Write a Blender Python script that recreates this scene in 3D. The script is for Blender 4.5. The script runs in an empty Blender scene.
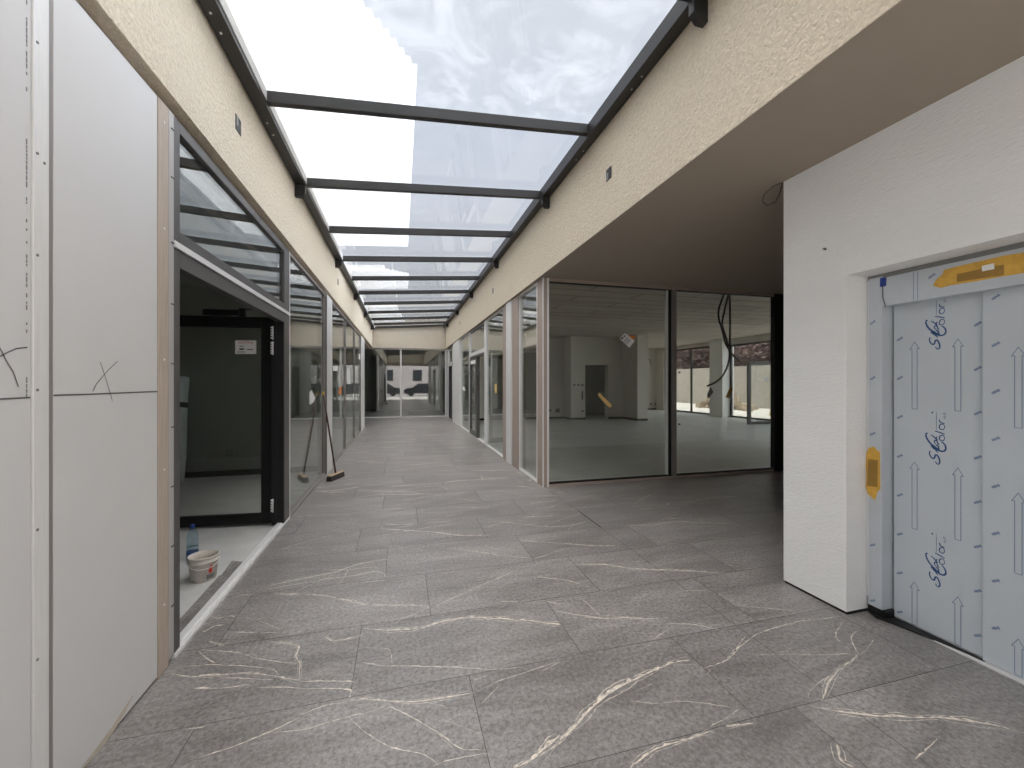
import bpy, bmesh, math, random
from mathutils import Vector, noise as mnoise

R = random.Random(7)
COL = bpy.context.scene.collection

# ------------------------------------------------------------------ survey: photo pixel -> point on a real plane
F, HZ, VX, H = 412.0, 382.8, 401.0, 1.5
TH = math.atan((512 - VX) / F)
SN, CS = math.sin(TH), math.cos(TH)


def ray(px, py):
    r = (px - 512) / F
    return r * CS + SN, -r * SN + CS, -(py - HZ) / F


def gr(px, py, z=0.0):
    dx, dy, dz = ray(px, py)
    t = (z - H) / dz
    return dx * t, dy * t


def onX(px, py, X):
    dx, dy, dz = ray(px, py)
    t = X / dx
    return dy * t, H + dz * t


def onY(px, py, Y):
    dx, dy, dz = ray(px, py)
    t = Y / dy
    return dx * t, H + dz * t


def on_roof(px, py, z0, sl):
    dx, dy, dz = ray(px, py)          # plane z = z0 + sl * x
    t = (z0 - H) / (dz - sl * dx)
    return dx * t, dy * t


# ------------------------------------------------------------------ materials
def new_mat(name):
    m = bpy.data.materials.new(name)
    m.use_nodes = True
    nt = m.node_tree
    nt.nodes.clear()
    out = nt.nodes.new('ShaderNodeOutputMaterial')
    return m, nt, out


def N(nt, kind, **kw):
    n = nt.nodes.new(kind)
    for k, v in kw.items():
        if k in n.inputs:
            n.inputs[k].default_value = v
        else:
            setattr(n, k, v)
    return n


def mat(name, col, rough=0.5, metal=0.0, var=0.06, vscale=6.0, bump=0.0, bscale=60.0, spec=0.5, stretch=None, dist=0.01):
    m, nt, out = new_mat(name)
    b = N(nt, 'ShaderNodeBsdfPrincipled')
    b.inputs['Roughness'].default_value = rough
    b.inputs['Metallic'].default_value = metal
    b.inputs['Specular IOR Level'].default_value = spec
    tc = N(nt, 'ShaderNodeNewGeometry')
    src = tc.outputs['Position']
    if stretch:
        mp = N(nt, 'ShaderNodeMapping')
        mp.inputs['Scale'].default_value = stretch
        nt.links.new(src, mp.inputs['Vector'])
        src = mp.outputs['Vector']
    nz = N(nt, 'ShaderNodeTexNoise', Scale=vscale, Detail=5.0, Roughness=0.6)
    nt.links.new(src, nz.inputs['Vector'])
    mx = N(nt, 'ShaderNodeMix', data_type='RGBA')
    lo = [max(0, c * (1 - var * 2.2)) for c in col]
    hi = [min(1, c * (1 + var * 2.2)) for c in col]
    mx.inputs[6].default_value = (*lo, 1)
    mx.inputs[7].default_value = (*hi, 1)
    nt.links.new(nz.outputs['Fac'], mx.inputs[0])
    nt.links.new(mx.outputs[2], b.inputs['Base Color'])
    if bump:
        n2 = N(nt, 'ShaderNodeTexNoise', Scale=bscale, Detail=4.0, Roughness=0.65)
        nt.links.new(src, n2.inputs['Vector'])
        bp = N(nt, 'ShaderNodeBump', Strength=bump, Distance=dist)
        nt.links.new(n2.outputs['Fac'], bp.inputs['Height'])
        nt.links.new(bp.outputs['Normal'], b.inputs['Normal'])
    nt.links.new(b.outputs[0], out.inputs[0])
    return m


def glass_mat(name, tint, f0, dirt=0.0, dscale=3.0, dcol=(0.8, 0.82, 0.85)):
    """thin pane: see-through with a mirror film that grows towards grazing view"""
    m, nt, out = new_mat(name)
    g = N(nt, 'ShaderNodeNewGeometry')
    dot = N(nt, 'ShaderNodeVectorMath', operation='DOT_PRODUCT')
    nt.links.new(g.outputs['Incoming'], dot.inputs[0])
    nt.links.new(g.outputs['Normal'], dot.inputs[1])
    ab = N(nt, 'ShaderNodeMath', operation='ABSOLUTE')
    nt.links.new(dot.outputs['Value'], ab.inputs[0])
    om = N(nt, 'ShaderNodeMath', operation='SUBTRACT')
    om.inputs[0].default_value = 1.0
    nt.links.new(ab.outputs[0], om.inputs[1])
    pw = N(nt, 'ShaderNodeMath', operation='POWER')
    nt.links.new(om.outputs[0], pw.inputs[0])
    pw.inputs[1].default_value = 5.0
    ml = N(nt, 'ShaderNodeMath', operation='MULTIPLY_ADD')
    nt.links.new(pw.outputs[0], ml.inputs[0])
    ml.inputs[1].default_value = 1 - f0
    ml.inputs[2].default_value = f0
    tr = N(nt, 'ShaderNodeBsdfTransparent')
    tr.inputs[0].default_value = (*tint, 1)
    gl = N(nt, 'ShaderNodeBsdfGlossy')
    gl.inputs['Roughness'].default_value = 0.0
    gl.inputs[0].default_value = (0.95, 0.97, 0.96, 1)
    mx = N(nt, 'ShaderNodeMixShader')
    nt.links.new(ml.outputs[0], mx.inputs[0])
    nt.links.new(tr.outputs[0], mx.inputs[1])
    nt.links.new(gl.outputs[0], mx.inputs[2])
    res = mx.outputs[0]
    if dirt > 0:
        nz = N(nt, 'ShaderNodeTexNoise', Scale=dscale, Detail=7.0, Roughness=0.7, Distortion=1.2)
        nt.links.new(g.outputs['Position'], nz.inputs['Vector'])
        rp = N(nt, 'ShaderNodeValToRGB')
        rp.color_ramp.elements[0].position = 0.47
        rp.color_ramp.elements[0].color = (dirt * 0.25,) * 3 + (1,)
        rp.color_ramp.elements[1].position = 0.72
        rp.color_ramp.elements[1].color = (dirt,) * 3 + (1,)
        nt.links.new(nz.outputs['Fac'], rp.inputs[0])
        df = N(nt, 'ShaderNodeBsdfTranslucent')
        df.inputs[0].default_value = (*dcol, 1)
        m2 = N(nt, 'ShaderNodeMixShader')
        nt.links.new(rp.outputs[0], m2.inputs[0])
        nt.links.new(res, m2.inputs[1])
        nt.links.new(df.outputs[0], m2.inputs[2])
        res = m2.outputs[0]
    nt.links.new(res, out.inputs[0])
    return m


def tile_mat():
    m, nt, out = new_mat('stone_tile')
    b = N(nt, 'ShaderNodeBsdfPrincipled')
    g = N(nt, 'ShaderNodeNewGeometry')
    at = N(nt, 'ShaderNodeAttribute', attribute_name='tone')
    mp = N(nt, 'ShaderNodeMapping')
    mp.inputs['Scale'].default_value = (0.45, 1.5, 1)
    nt.links.new(g.outputs['Position'], mp.inputs['Vector'])
    add = N(nt, 'ShaderNodeVectorMath', operation='ADD')
    sc = N(nt, 'ShaderNodeVectorMath', operation='SCALE')
    sc.inputs['Scale'].default_value = 37.0
    nt.links.new(at.outputs['Color'], sc.inputs[0])
    nt.links.new(mp.outputs[0], add.inputs[0])
    nt.links.new(sc.outputs[0], add.inputs[1])
    n1 = N(nt, 'ShaderNodeTexNoise', Scale=3.2, Detail=8.0, Roughness=0.68, Distortion=0.6)
    nt.links.new(add.outputs[0], n1.inputs['Vector'])
    n2 = N(nt, 'ShaderNodeTexNoise', Scale=48.0, Detail=8.0, Roughness=0.82)
    nt.links.new(g.outputs['Position'], n2.inputs['Vector'])
    r1 = N(nt, 'ShaderNodeValToRGB')
    r1.color_ramp.elements[0].position = 0.3
    r1.color_ramp.elements[0].color = (0.147, 0.137, 0.132, 1)
    r1.color_ramp.elements[1].position = 0.72
    r1.color_ramp.elements[1].color = (0.285, 0.27, 0.264, 1)
    nt.links.new(n1.outputs['Fac'], r1.inputs[0])
    r2 = N(nt, 'ShaderNodeValToRGB')
    r2.color_ramp.elements[0].position = 0.36
    r2.color_ramp.elements[0].color = (0.50, 0.49, 0.485, 1)
    r2.color_ramp.elements[1].position = 0.64
    r2.color_ramp.elements[1].color = (1.55, 1.54, 1.53, 1)
    nt.links.new(n2.outputs['Fac'], r2.inputs[0])
    mu = N(nt, 'ShaderNodeMix', data_type='RGBA', blend_type='MULTIPLY')
    mu.inputs[0].default_value = 1.0
    nt.links.new(r1.outputs[0], mu.inputs[6])
    nt.links.new(r2.outputs[0], mu.inputs[7])
    # tone of the single tile
    sep = N(nt, 'ShaderNodeSeparateColor')
    nt.links.new(at.outputs['Color'], sep.inputs[0])
    mr = N(nt, 'ShaderNodeMapRange')
    mr.inputs['To Min'].default_value = 0.9
    mr.inputs['To Max'].default_value = 1.1
    nt.links.new(sep.outputs[0], mr.inputs['Value'])
    m2 = N(nt, 'ShaderNodeVectorMath', operation='SCALE')
    nt.links.new(mu.outputs[2], m2.inputs[0])
    nt.links.new(mr.outputs[0], m2.inputs['Scale'])
    nt.links.new(m2.outputs[0], b.inputs['Base Color'])
    b.inputs['Specular IOR Level'].default_value = 0.55
    mr2 = N(nt, 'ShaderNodeMapRange')
    mr2.inputs['To Min'].default_value = 0.22
    mr2.inputs['To Max'].default_value = 0.42
    nt.links.new(n1.outputs['Fac'], mr2.inputs['Value'])
    nt.links.new(mr2.outputs[0], b.inputs['Roughness'])
    bp = N(nt, 'ShaderNodeBump', Strength=0.25, Distance=0.002)
    nt.links.new(n2.outputs['Fac'], bp.inputs['Height'])
    nt.links.new(bp.outputs[0], b.inputs['Normal'])
    nt.links.new(b.outputs[0], out.inputs[0])
    return m


def vein_mat():
    m, nt, out = new_mat('stone_vein')
    b = N(nt, 'ShaderNodeBsdfPrincipled')
    g = N(nt, 'ShaderNodeNewGeometry')
    n1 = N(nt, 'ShaderNodeTexNoise', Scale=42.0, Detail=7.0, Roughness=0.78)
    nt.links.new(g.outputs['Position'], n1.inputs['Vector'])
    r1 = N(nt, 'ShaderNodeValToRGB')
    r1.color_ramp.elements[0].position = 0.38
    r1.color_ramp.elements[0].color = (0.33, 0.30, 0.275, 1)
    r1.color_ramp.elements[1].position = 0.58
    r1.color_ramp.elements[1].color = (0.80, 0.71, 0.60, 1)
    nt.links.new(n1.outputs['Fac'], r1.inputs[0])
    nt.links.new(r1.outputs[0], b.inputs['Base Color'])
    b.inputs['Roughness'].default_value = 0.42
    b.inputs['Specular IOR Level'].default_value = 0.4
    nt.links.new(b.outputs[0], out.inputs[0])
    return m


def sheet_mat():
    m, nt, out = new_mat('translucent_white_sheet')
    t = N(nt, 'ShaderNodeBsdfTranslucent')
    t.inputs[0].default_value = (0.95, 0.95, 0.95, 1)
    d = N(nt, 'ShaderNodeBsdfDiffuse')
    d.inputs[0].default_value = (0.85, 0.85, 0.85, 1)
    mx = N(nt, 'ShaderNodeMixShader')
    mx.inputs[0].default_value = 0.2
    nt.links.new(t.outputs[0], mx.inputs[1])
    nt.links.new(d.outputs[0], mx.inputs[2])
    nt.links.new(mx.outputs[0], out.inputs[0])
    return m


def board_mat():
    """board-marked concrete: long faint plank joints"""
    m = mat('board_marked_concrete', (0.56, 0.50, 0.435), 0.85, var=0.16, vscale=1.6, bump=0.3, bscale=12, stretch=(0.35, 2.6, 1))
    nt = m.node_tree
    b = [n for n in nt.nodes if n.type == 'BSDF_PRINCIPLED'][0]
    src = b.inputs['Base Color'].links[0].from_socket
    g = N(nt, 'ShaderNodeNewGeometry')
    br = N(nt, 'ShaderNodeTexBrick')
    br.inputs['Color1'].default_value = (1, 1, 1, 1)
    br.inputs['Color2'].default_value = (0.86, 0.86, 0.86, 1)
    br.inputs['Mortar'].default_value = (0.32, 0.30, 0.28, 1)
    br.inputs['Scale'].default_value = 1.0
    br.inputs['Mortar Size'].default_value = 0.018
    br.inputs['Brick Width'].default_value = 2.5
    br.inputs['Row Height'].default_value = 0.52
    nt.links.new(g.outputs['Position'], br.inputs['Vector'])
    mu = N(nt, 'ShaderNodeMix', data_type='RGBA', blend_type='MULTIPLY')
    mu.inputs[0].default_value = 1.0
    nt.links.new(src, mu.inputs[6])
    nt.links.new(br.outputs['Color'], mu.inputs[7])
    nt.links.new(mu.outputs[2], b.inputs['Base Color'])
    return m


M = {}
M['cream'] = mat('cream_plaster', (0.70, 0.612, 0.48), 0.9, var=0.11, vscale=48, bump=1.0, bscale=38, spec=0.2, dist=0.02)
M['cream_end_shaded'] = mat('cream_plaster_end_shaded', (0.57, 0.51, 0.42), 0.9, var=0.04, vscale=5, bump=0.4, bscale=45, spec=0.2)  # same plaster as the side bands, darkened to stand for weaker light here
M['soffit'] = mat('shaded_soffit_plaster', (0.35, 0.295, 0.24), 0.9, var=0.02, vscale=3, spec=0.2)  # cream plaster with the soffit's shade put into the base colour
M['white_plaster'] = mat('white_plaster', (0.80, 0.80, 0.785), 0.9, var=0.02, vscale=4, bump=0.6, bscale=55, spec=0.2, stretch=(1, 0.35, 1.6))
M['board'] = mat('white_board', (0.62, 0.61, 0.60), 0.42, var=0.02, vscale=2.5, spec=0.35)
M['alu'] = mat('brushed_aluminium', (0.80, 0.79, 0.785), 0.38, metal=0.25, var=0.04, vscale=20, stretch=(8, 8, 0.4))
M['steel'] = mat('galvanised_steel', (0.76, 0.75, 0.735), 0.42, metal=0.2, var=0.05, vscale=14, stretch=(6, 6, 0.5))
M['stripgrey'] = mat('dull_strip_metal', (0.46, 0.445, 0.43), 0.45, metal=0.2, var=0.06, vscale=10, stretch=(5, 5, 0.5))
M['gap'] = mat('grey_strip', (0.30, 0.275, 0.265), 0.5, metal=0.3, var=0.05, vscale=8, stretch=(4, 4, 0.6))
M['wood'] = mat('pale_batten_wood', (0.44, 0.365, 0.30), 0.65, var=0.14, vscale=9, bump=0.1, bscale=30, stretch=(9, 9, 0.5))
M['taupe'] = mat('taupe_post', (0.37, 0.30, 0.255), 0.55, var=0.07, vscale=10, stretch=(9, 9, 0.4))
M['postgrey'] = mat('grey_taupe_frame', (0.25, 0.23, 0.215), 0.5, var=0.05, vscale=8)
M['dark'] = mat('anthracite_metal', (0.022, 0.021, 0.0205), 0.42, metal=0.0, var=0.08, vscale=4, spec=0.5)
M['frame'] = mat('grey_brown_frame', (0.10, 0.095, 0.093), 0.4, metal=0.3, var=0.05, vscale=5)
M['black'] = mat('black_frame', (0.012, 0.012, 0.012), 0.5, var=0.1, vscale=6, spec=0.3)
M['tile'] = tile_mat()
M['vein'] = vein_mat()
M['grout'] = mat('dark_grout', (0.055, 0.05, 0.048), 0.9, var=0.1, vscale=30)
M['screed'] = mat('grey_screed', (0.54, 0.55, 0.53), 0.34, var=0.16, vscale=1.1, bump=0.12, bscale=20, spec=0.4)
M['screed_light'] = mat('pale_screed', (0.52, 0.515, 0.50), 0.7, var=0.1, vscale=4, bump=0.3, bscale=30)
M['whitecol'] = mat('white_column_paint', (0.86, 0.87, 0.85), 0.8, var=0.02)
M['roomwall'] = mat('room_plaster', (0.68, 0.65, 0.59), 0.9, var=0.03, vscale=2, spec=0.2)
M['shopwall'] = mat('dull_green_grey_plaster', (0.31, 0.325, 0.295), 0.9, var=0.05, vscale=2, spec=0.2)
M['concrete'] = board_mat()
M['glass'] = glass_mat('window_glass', (0.925, 0.935, 0.92), 0.15)
M['clear'] = glass_mat('clear_glass', (0.96, 0.97, 0.965), 0.035)
M['roofglass'] = glass_mat('roof_glass', (0.975, 0.98, 0.99), 0.03, dirt=0.022, dscale=2.2, dcol=(0.86, 0.88, 0.92))
M['roofglass_dirty'] = glass_mat('smeared_roof_glass', (0.96, 0.97, 0.98), 0.03, dirt=0.11, dscale=1.7, dcol=(0.82, 0.84, 0.88))
M['sheet'] = sheet_mat()
M['film'] = mat('blue_grey_film', (0.515, 0.555, 0.585), 0.38, var=0.025, vscale=3, spec=0.45)
M['filmframe'] = mat('blue_grey_frame_film', (0.49, 0.525, 0.555), 0.4, var=0.05, vscale=6, spec=0.45)
M['ink'] = mat('blue_ink', (0.03, 0.085, 0.23), 0.5, var=0.05)
M['inkpale'] = mat('pale_blue_ink', (0.16, 0.215, 0.34), 0.5, var=0.05)
M['yellow'] = mat('yellow_tape', (0.62, 0.36, 0.055), 0.55, var=0.16, vscale=28, bump=0.3, bscale=60)
M['brown_slot'] = mat('brown_slot', (0.30, 0.17, 0.03), 0.6, var=0.1, vscale=30)
M['blue'] = mat('blue_tape', (0.02, 0.05, 0.26), 0.5, var=0.1)
M['paper'] = mat('white_paper', (0.78, 0.78, 0.76), 0.7, var=0.03)
M['red'] = mat('red_print', (0.55, 0.05, 0.03), 0.6, var=0.05)
M['orange'] = mat('orange_print', (0.65, 0.20, 0.04), 0.6, var=0.05)
M['print'] = mat('dark_print', (0.06, 0.065, 0.07), 0.7, var=0.05)
M['pencil'] = mat('graphite', (0.10, 0.095, 0.095), 0.7, var=0.1)
M['bucket'] = mat('plaster_smeared_plastic', (0.58, 0.54, 0.48), 0.6, var=0.17, vscale=22, bump=0.2, bscale=50)
M['bottle'] = glass_mat('bottle_plastic', (0.80, 0.90, 0.96), 0.08)
M['water'] = glass_mat('bottle_water', (0.86, 0.92, 0.95), 0.03)
M['bluelabel'] = mat('blue_bottle_label', (0.05, 0.13, 0.36), 0.5, var=0.3, vscale=40)
M['broomwood'] = mat('broom_wood', (0.50, 0.36, 0.24), 0.6, var=0.1, vscale=12)
M['bristle'] = mat('dark_bristles', (0.02, 0.017, 0.016), 0.8, var=0.3, vscale=90, bump=0.8, bscale=160)
M['handle'] = mat('dark_red_handle', (0.07, 0.022, 0.018), 0.4, var=0.1)
M['stain'] = mat('tan_stain', (0.52, 0.46, 0.37), 0.7, var=0.1, vscale=20)
M['foil'] = mat('pale_plastic_foil', (0.55, 0.60, 0.58), 0.3, var=0.14, vscale=25, bump=0.8, bscale=25)
M['rubber'] = mat('black_cable', (0.012, 0.012, 0.012), 0.5, var=0.1)
M['asphalt'] = mat('pale_yard_ground', (0.60, 0.57, 0.53), 0.95, var=0.12, vscale=1.5, bump=0.4, bscale=25)
M['stone'] = mat('stone_wall', (0.46, 0.42, 0.36), 0.9, var=0.22, vscale=5, bump=0.9, bscale=6)
M['render'] = mat('pale_facade', (0.88, 0.80, 0.78), 0.9, var=0.03, vscale=1)
M['balcony'] = mat('white_facade', (0.74, 0.76, 0.78), 0.8, var=0.03, vscale=1)
M['winpane'] = mat('dark_window_pane', (0.05, 0.06, 0.07), 0.1, var=0.1, vscale=1)
M['leaf'] = mat('reddish_leaves', (0.20, 0.13, 0.12), 0.8, var=0.35, vscale=3)
M['leafg'] = mat('green_leaves', (0.10, 0.13, 0.05), 0.8, var=0.35, vscale=3)
M['bark'] = mat('bark', (0.10, 0.075, 0.055), 0.9, var=0.2)
M['carpaint'] = mat('dark_car_paint', (0.03, 0.032, 0.04), 0.2, var=0.05)
M['tyre'] = mat('tyre_rubber', (0.015, 0.015, 0.015), 0.8, var=0.05)
M['ladder'] = mat('yellow_ladder', (0.66, 0.46, 0.16), 0.5, var=0.05)
M['rubbish'] = mat('tan_rubble', (0.42, 0.34, 0.25), 0.9, var=0.3, vscale=8, bump=1.0, bscale=9)
M['socket'] = mat('dark_socket_box', (0.035, 0.035, 0.035), 0.6, var=0.1)
M['trap'] = mat('grey_socket', (0.20, 0.20, 0.19), 0.5, var=0.05)


# ------------------------------------------------------------------ mesh builder
WORLD = {}


class MB:
    def __init__(s):
        s.v, s.f, s.m, s.sm = [], [], [], []

    def add(s, vs, fs, m=0, smooth=False):
        o = len(s.v)
        s.v += [tuple(p) for p in vs]
        for f in fs:
            s.f.append([o + i for i in f])
            s.m.append(m)
            s.sm.append(smooth)
        return s

    def box(s, x0, x1, y0, y1, z0, z1, m=0):
        x0, x1 = min(x0, x1), max(x0, x1)
        y0, y1 = min(y0, y1), max(y0, y1)
        z0, z1 = min(z0, z1), max(z0, z1)
        vs = [(x0, y0, z0), (x1, y0, z0), (x1, y1, z0), (x0, y1, z0), (x0, y0, z1), (x1, y0, z1), (x1, y1, z1), (x0, y1, z1)]
        return s.add(vs, [(0, 3, 2, 1), (4, 5, 6, 7), (0, 1, 5, 4), (1, 2, 6, 5), (2, 3, 7, 6), (3, 0, 4, 7)], m)

    def hexa(s, bottom, top, m=0):
        """eight corners: bottom four and top four, same order"""
        return s.add(list(bottom) + list(top), [(0, 3, 2, 1), (4, 5, 6, 7), (0, 1, 5, 4), (1, 2, 6, 5), (2, 3, 7, 6), (3, 0, 4, 7)], m)

    def prism(s, pts, d, m=0):
        """flat polygon pts (3-D) pushed along the vector d"""
        n = len(pts)
        a = [Vector(p) for p in pts]
        b = [p + Vector(d) for p in a]
        fs = [list(range(n))[::-1], list(range(n, 2 * n))]
        for i in range(n):
            j = (i + 1) % n
            fs.append([i, j, n + j, n + i])
        return s.add(a + b, fs, m)

    def tube(s, path, r, n=10, m=0, smooth=True):
        P = [Vector(p) for p in path]
        rr = r if isinstance(r, (list, tuple)) else [r] * len(P)
        o = len(s.v)
        up = None
        for i, p in enumerate(P):
            t = (P[min(i + 1, len(P) - 1)] - P[max(i - 1, 0)]).normalized()
            if up is None:
                up = Vector((0, 0, 1)) if abs(t.z) < 0.9 else Vector((1, 0, 0))
            a = t.cross(up).normalized()
            up = a.cross(t).normalized()
            for k in range(n):
                w = 2 * math.pi * k / n
                s.v.append(tuple(p + a * (math.cos(w) * rr[i]) + up * (math.sin(w) * rr[i])))
        for i in range(len(P) - 1):
            for k in range(n):
                k2 = (k + 1) % n
                s.f.append([o + i * n + k, o + i * n + k2, o + (i + 1) * n + k2, o + (i + 1) * n + k])
                s.m.append(m); s.sm.append(smooth)
        s.f.append([o + k for k in range(n)][::-1]); s.m.append(m); s.sm.append(False)
        e = o + (len(P) - 1) * n
        s.f.append([e + k for k in range(n)]); s.m.append(m); s.sm.append(False)
        return s

    def lathe(s, prof, c, n=32, m=0, a0=0.0, a1=2 * math.pi, closed=True, smooth=True):
        o = len(s.v)
        full = abs(a1 - a0 - 2 * math.pi) < 1e-6
        cols = n if full else n + 1
        for (r, z) in prof:
            for k in range(cols):
                w = a0 + (a1 - a0) * k / n
                s.v.append((c[0] + r * math.cos(w), c[1] + r * math.sin(w), c[2] + z))
        for i in range(len(prof) - 1):
            for k in range(n):
                k2 = (k + 1) % cols
                s.f.append([o + i * cols + k, o + i * cols + k2, o + (i + 1) * cols + k2, o + (i + 1) * cols + k])
                s.m.append(m); s.sm.append(smooth)
        return s

    def ribbon(s, pts, w, nrm, m=0):
        """flat strip along pts lying in the plane with normal nrm; w = width (number or list)"""
        P = [Vector(p) for p in pts]
        n = Vector(nrm)
        o = len(s.v)
        for i, p in enumerate(P):
            t = (P[min(i + 1, len(P) - 1)] - P[max(i - 1, 0)])
            a = t.cross(n).normalized() if t.length > 1e-9 else Vector((0, 0, 0))
            ww = (w[i] if isinstance(w, (list, tuple)) else w) / 2
            s.v.append(tuple(p + a * ww)); s.v.append(tuple(p - a * ww))
        for i in range(len(P) - 1):
            q = [o + 2 * i, o + 2 * i + 1, o + 2 * i + 3, o + 2 * i + 2]
            s.f.append(q); s.m.append(m); s.sm.append(False)
        return s

    def build(s, name, mats, parent=None, bevel=0.0, fix=True):
        me = bpy.data.meshes.new(name)
        off = WORLD.get(parent.name, Vector((0, 0, 0))) if parent else Vector((0, 0, 0))
        me.from_pydata([tuple(Vector(p) - off) for p in s.v], [], s.f)
        if not isinstance(mats, (list, tuple)):
            mats = [mats]
        for mm in mats:
            me.materials.append(M[mm] if isinstance(mm, str) else mm)
        me.polygons.foreach_set('material_index', s.m)
        me.polygons.foreach_set('use_smooth', s.sm)
        me.update()
        if fix:
            bm = bmesh.new(); bm.from_mesh(me)
            bmesh.ops.recalc_face_normals(bm, faces=bm.faces)
            bm.to_mesh(me); bm.free()
        o = bpy.data.objects.new(name, me)
        COL.objects.link(o)
        if parent:
            o.parent = parent
        WORLD[o.name] = off.copy()
        if bevel:
            b = o.modifiers.new('edge', 'BEVEL')
            b.width = bevel; b.segments = 2; b.limit_method = 'ANGLE'
        return o


def tag(o, label=None, cat=None, group=None, kind=None):
    if label: o['label'] = label
    if cat: o['category'] = cat
    if group: o['group'] = group
    if kind: o['kind'] = kind
    return o


def empty(name, loc, label=None, cat=None, group=None, kind=None):
    o = bpy.data.objects.new(name, None)
    o.location = loc
    o.empty_display_size = 0.1
    COL.objects.link(o)
    WORLD[o.name] = Vector(loc)
    return tag(o, label, cat, group, kind)


def struct(name, mb, mats, label=None, parent=None, bevel=0.0):
    o = mb.build(name, mats, parent, bevel)
    if parent is None:
        tag(o, label, None, None, 'structure')
    return o


def text_mesh(txt, size, name, mats, parent, origin, ax, ay, thick=0.0005, align='LEFT'):
    cu = bpy.data.curves.new('lettering', 'FONT')
    cu.body = txt; cu.size = size; cu.extrude = 0.0; cu.align_x = align
    ob = bpy.data.objects.new('lettering', cu)
    COL.objects.link(ob)
    dg = bpy.context.evaluated_depsgraph_get()
    me = bpy.data.meshes.new_from_object(ob.evaluated_get(dg))
    bpy.data.objects.remove(ob)
    bpy.data.curves.remove(cu)
    O, AX, AY = Vector(origin), Vector(ax), Vector(ay)
    mb = MB()
    mb.add([O + AX * v.co.x + AY * v.co.y for v in me.vertices], [list(p.vertices) for p in me.polygons])
    bpy.data.meshes.remove(me)
    return mb.build(name, mats, parent, fix=False)


# ------------------------------------------------------------------ main dimensions
XL, XR = -1.19, 1.97            # shopfront planes left and right
FL, FR = -1.165, 1.91           # faces of the plaster bands above them
ZS = 3.015                       # underside of the bands
YE = 18.35                      # end of the arcade
YS = 5.6                        # plane of the shopfront that turns the corner
XE = 2.78                       # face of the lift wall

# ------------------------------------------------------------------ floor
REG = [(XL - 0.02, XR + 0.03, -1.2, YE + 0.35), (XR + 0.03, 9.0, -1.2, YS + 0.03), (-5.0, XL - 0.02, 14.6, YE + 0.35)]
ROWOFF = {0: 0.336, 1: -0.235, 2: 0.185, 3: -0.115, 4: -0.39, 5: 0.175, 6: -0.21, 7: -0.60}
ROWOFF[-1] = gr(796.5, 709)[0]
fl = MB()
for x0, x1, y0, y1 in REG:
    fl.add([(x0, y0, -0.003), (x1, y0, -0.003), (x1, y1, -0.003), (x0, y1, -0.003)], [(0, 1, 2, 3)], 1)
tones = [(0.5, 0.5, 0.5)] * len(fl.f)
tile_rects = []
rt = random.Random(3)
for k in range(-6, 30):
    ya, yb = 1.5 + 0.6 * k, 2.1 + 0.6 * k
    off = ROWOFF.get(k, rt.random() * 1.2)
    for j in range(-7, 10):
        xa, xb = off + 1.2 * (j - 1), off + 1.2 * j
        tn = (rt.random(), rt.random(), rt.random())
        for (a, b, c, d) in REG:
            X0, X1, Y0, Y1 = max(xa, a), min(xb, b), max(ya, c), min(yb, d)
            if X1 - X0 > 0.01 and Y1 - Y0 > 0.01:
                g = 0.0014
                fl.add([(X0 + g, Y0 + g, 0), (X1 - g, Y0 + g, 0), (X1 - g, Y1 - g, 0), (X0 + g, Y1 - g, 0)], [(0, 1, 2, 3)], 0)
                tones.append(tn)
                tile_rects.append((X0, X1, Y0, Y1))


def vein(mb, pts, w, seed, step=0.014, strands=True):
    rr = random.Random(seed)
    P = [Vector((p[0], p[1], 0)) for p in pts]
    out = [P[0]]
    for i in range(len(P) - 1):
        p0, p1, p2, p3 = P[max(i - 1, 0)], P[i], P[i + 1], P[min(i + 2, len(P) - 1)]
        n = max(3, min(48, int((p2 - p1).length / step)))
        for k in range(1, n + 1):
            t = k / n
            q = 0.5 * ((2 * p1) + (p2 - p0) * t + (2 * p0 - 5 * p1 + 4 * p2 - p3) * t * t + (3 * p1 - p0 - 3 * p2 + p3) * t ** 3)
            out.append(q.lerp(p1.lerp(p2, t), 0.4))
    n = len(out)
    ph = rr.random() * 50
    passes = [(1.0, 0.0)]
    if strands and w >= .008:
        passes += [(.28, .8), (.22, -1.1)]
    for wk, offk in passes:
        ws, res = [], []
        for i, p in enumerate(out):
            s_ = i / max(1, n - 1)
            t = (out[min(i + 1, n - 1)] - out[max(i - 1, 0)]).normalized()
            a = Vector((-t.y, t.x, 0))
            q = mnoise.noise(Vector((p.x * 7 + ph, p.y * 7, ph)))
            q2 = mnoise.noise(Vector((p.x * 30 + ph, p.y * 30, 3.1 + offk)))
            q3 = mnoise.noise(Vector((p.x * 90 + ph, p.y * 90, 7.7 + offk)))
            amp = .45 + min(.03, w) * 40
            d = (q * 0.012 + q2 * 0.006 + q3 * .0035) * amp + offk * w * (1 + 1.6 * q)
            res.append(tuple(p + a * d + Vector((0, 0, .0006 + .0001 * abs(offk)))))
            end = min(1.0, 0.25 + 5 * min(s_, 1 - s_))
            k = .62 + .75 * q2 + .55 * q + .5 * q3
            ws.append(max(0.0007, w * wk * end * max(.12, k)))
        mb.ribbon(res, ws, (0, 0, 1), 2)


def zoomed(x0, y0, sc, lines):
    for w, pts in lines:
        yield w, [gr(x0 + a / sc, y0 + b / sc) for a, b in pts]


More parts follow.
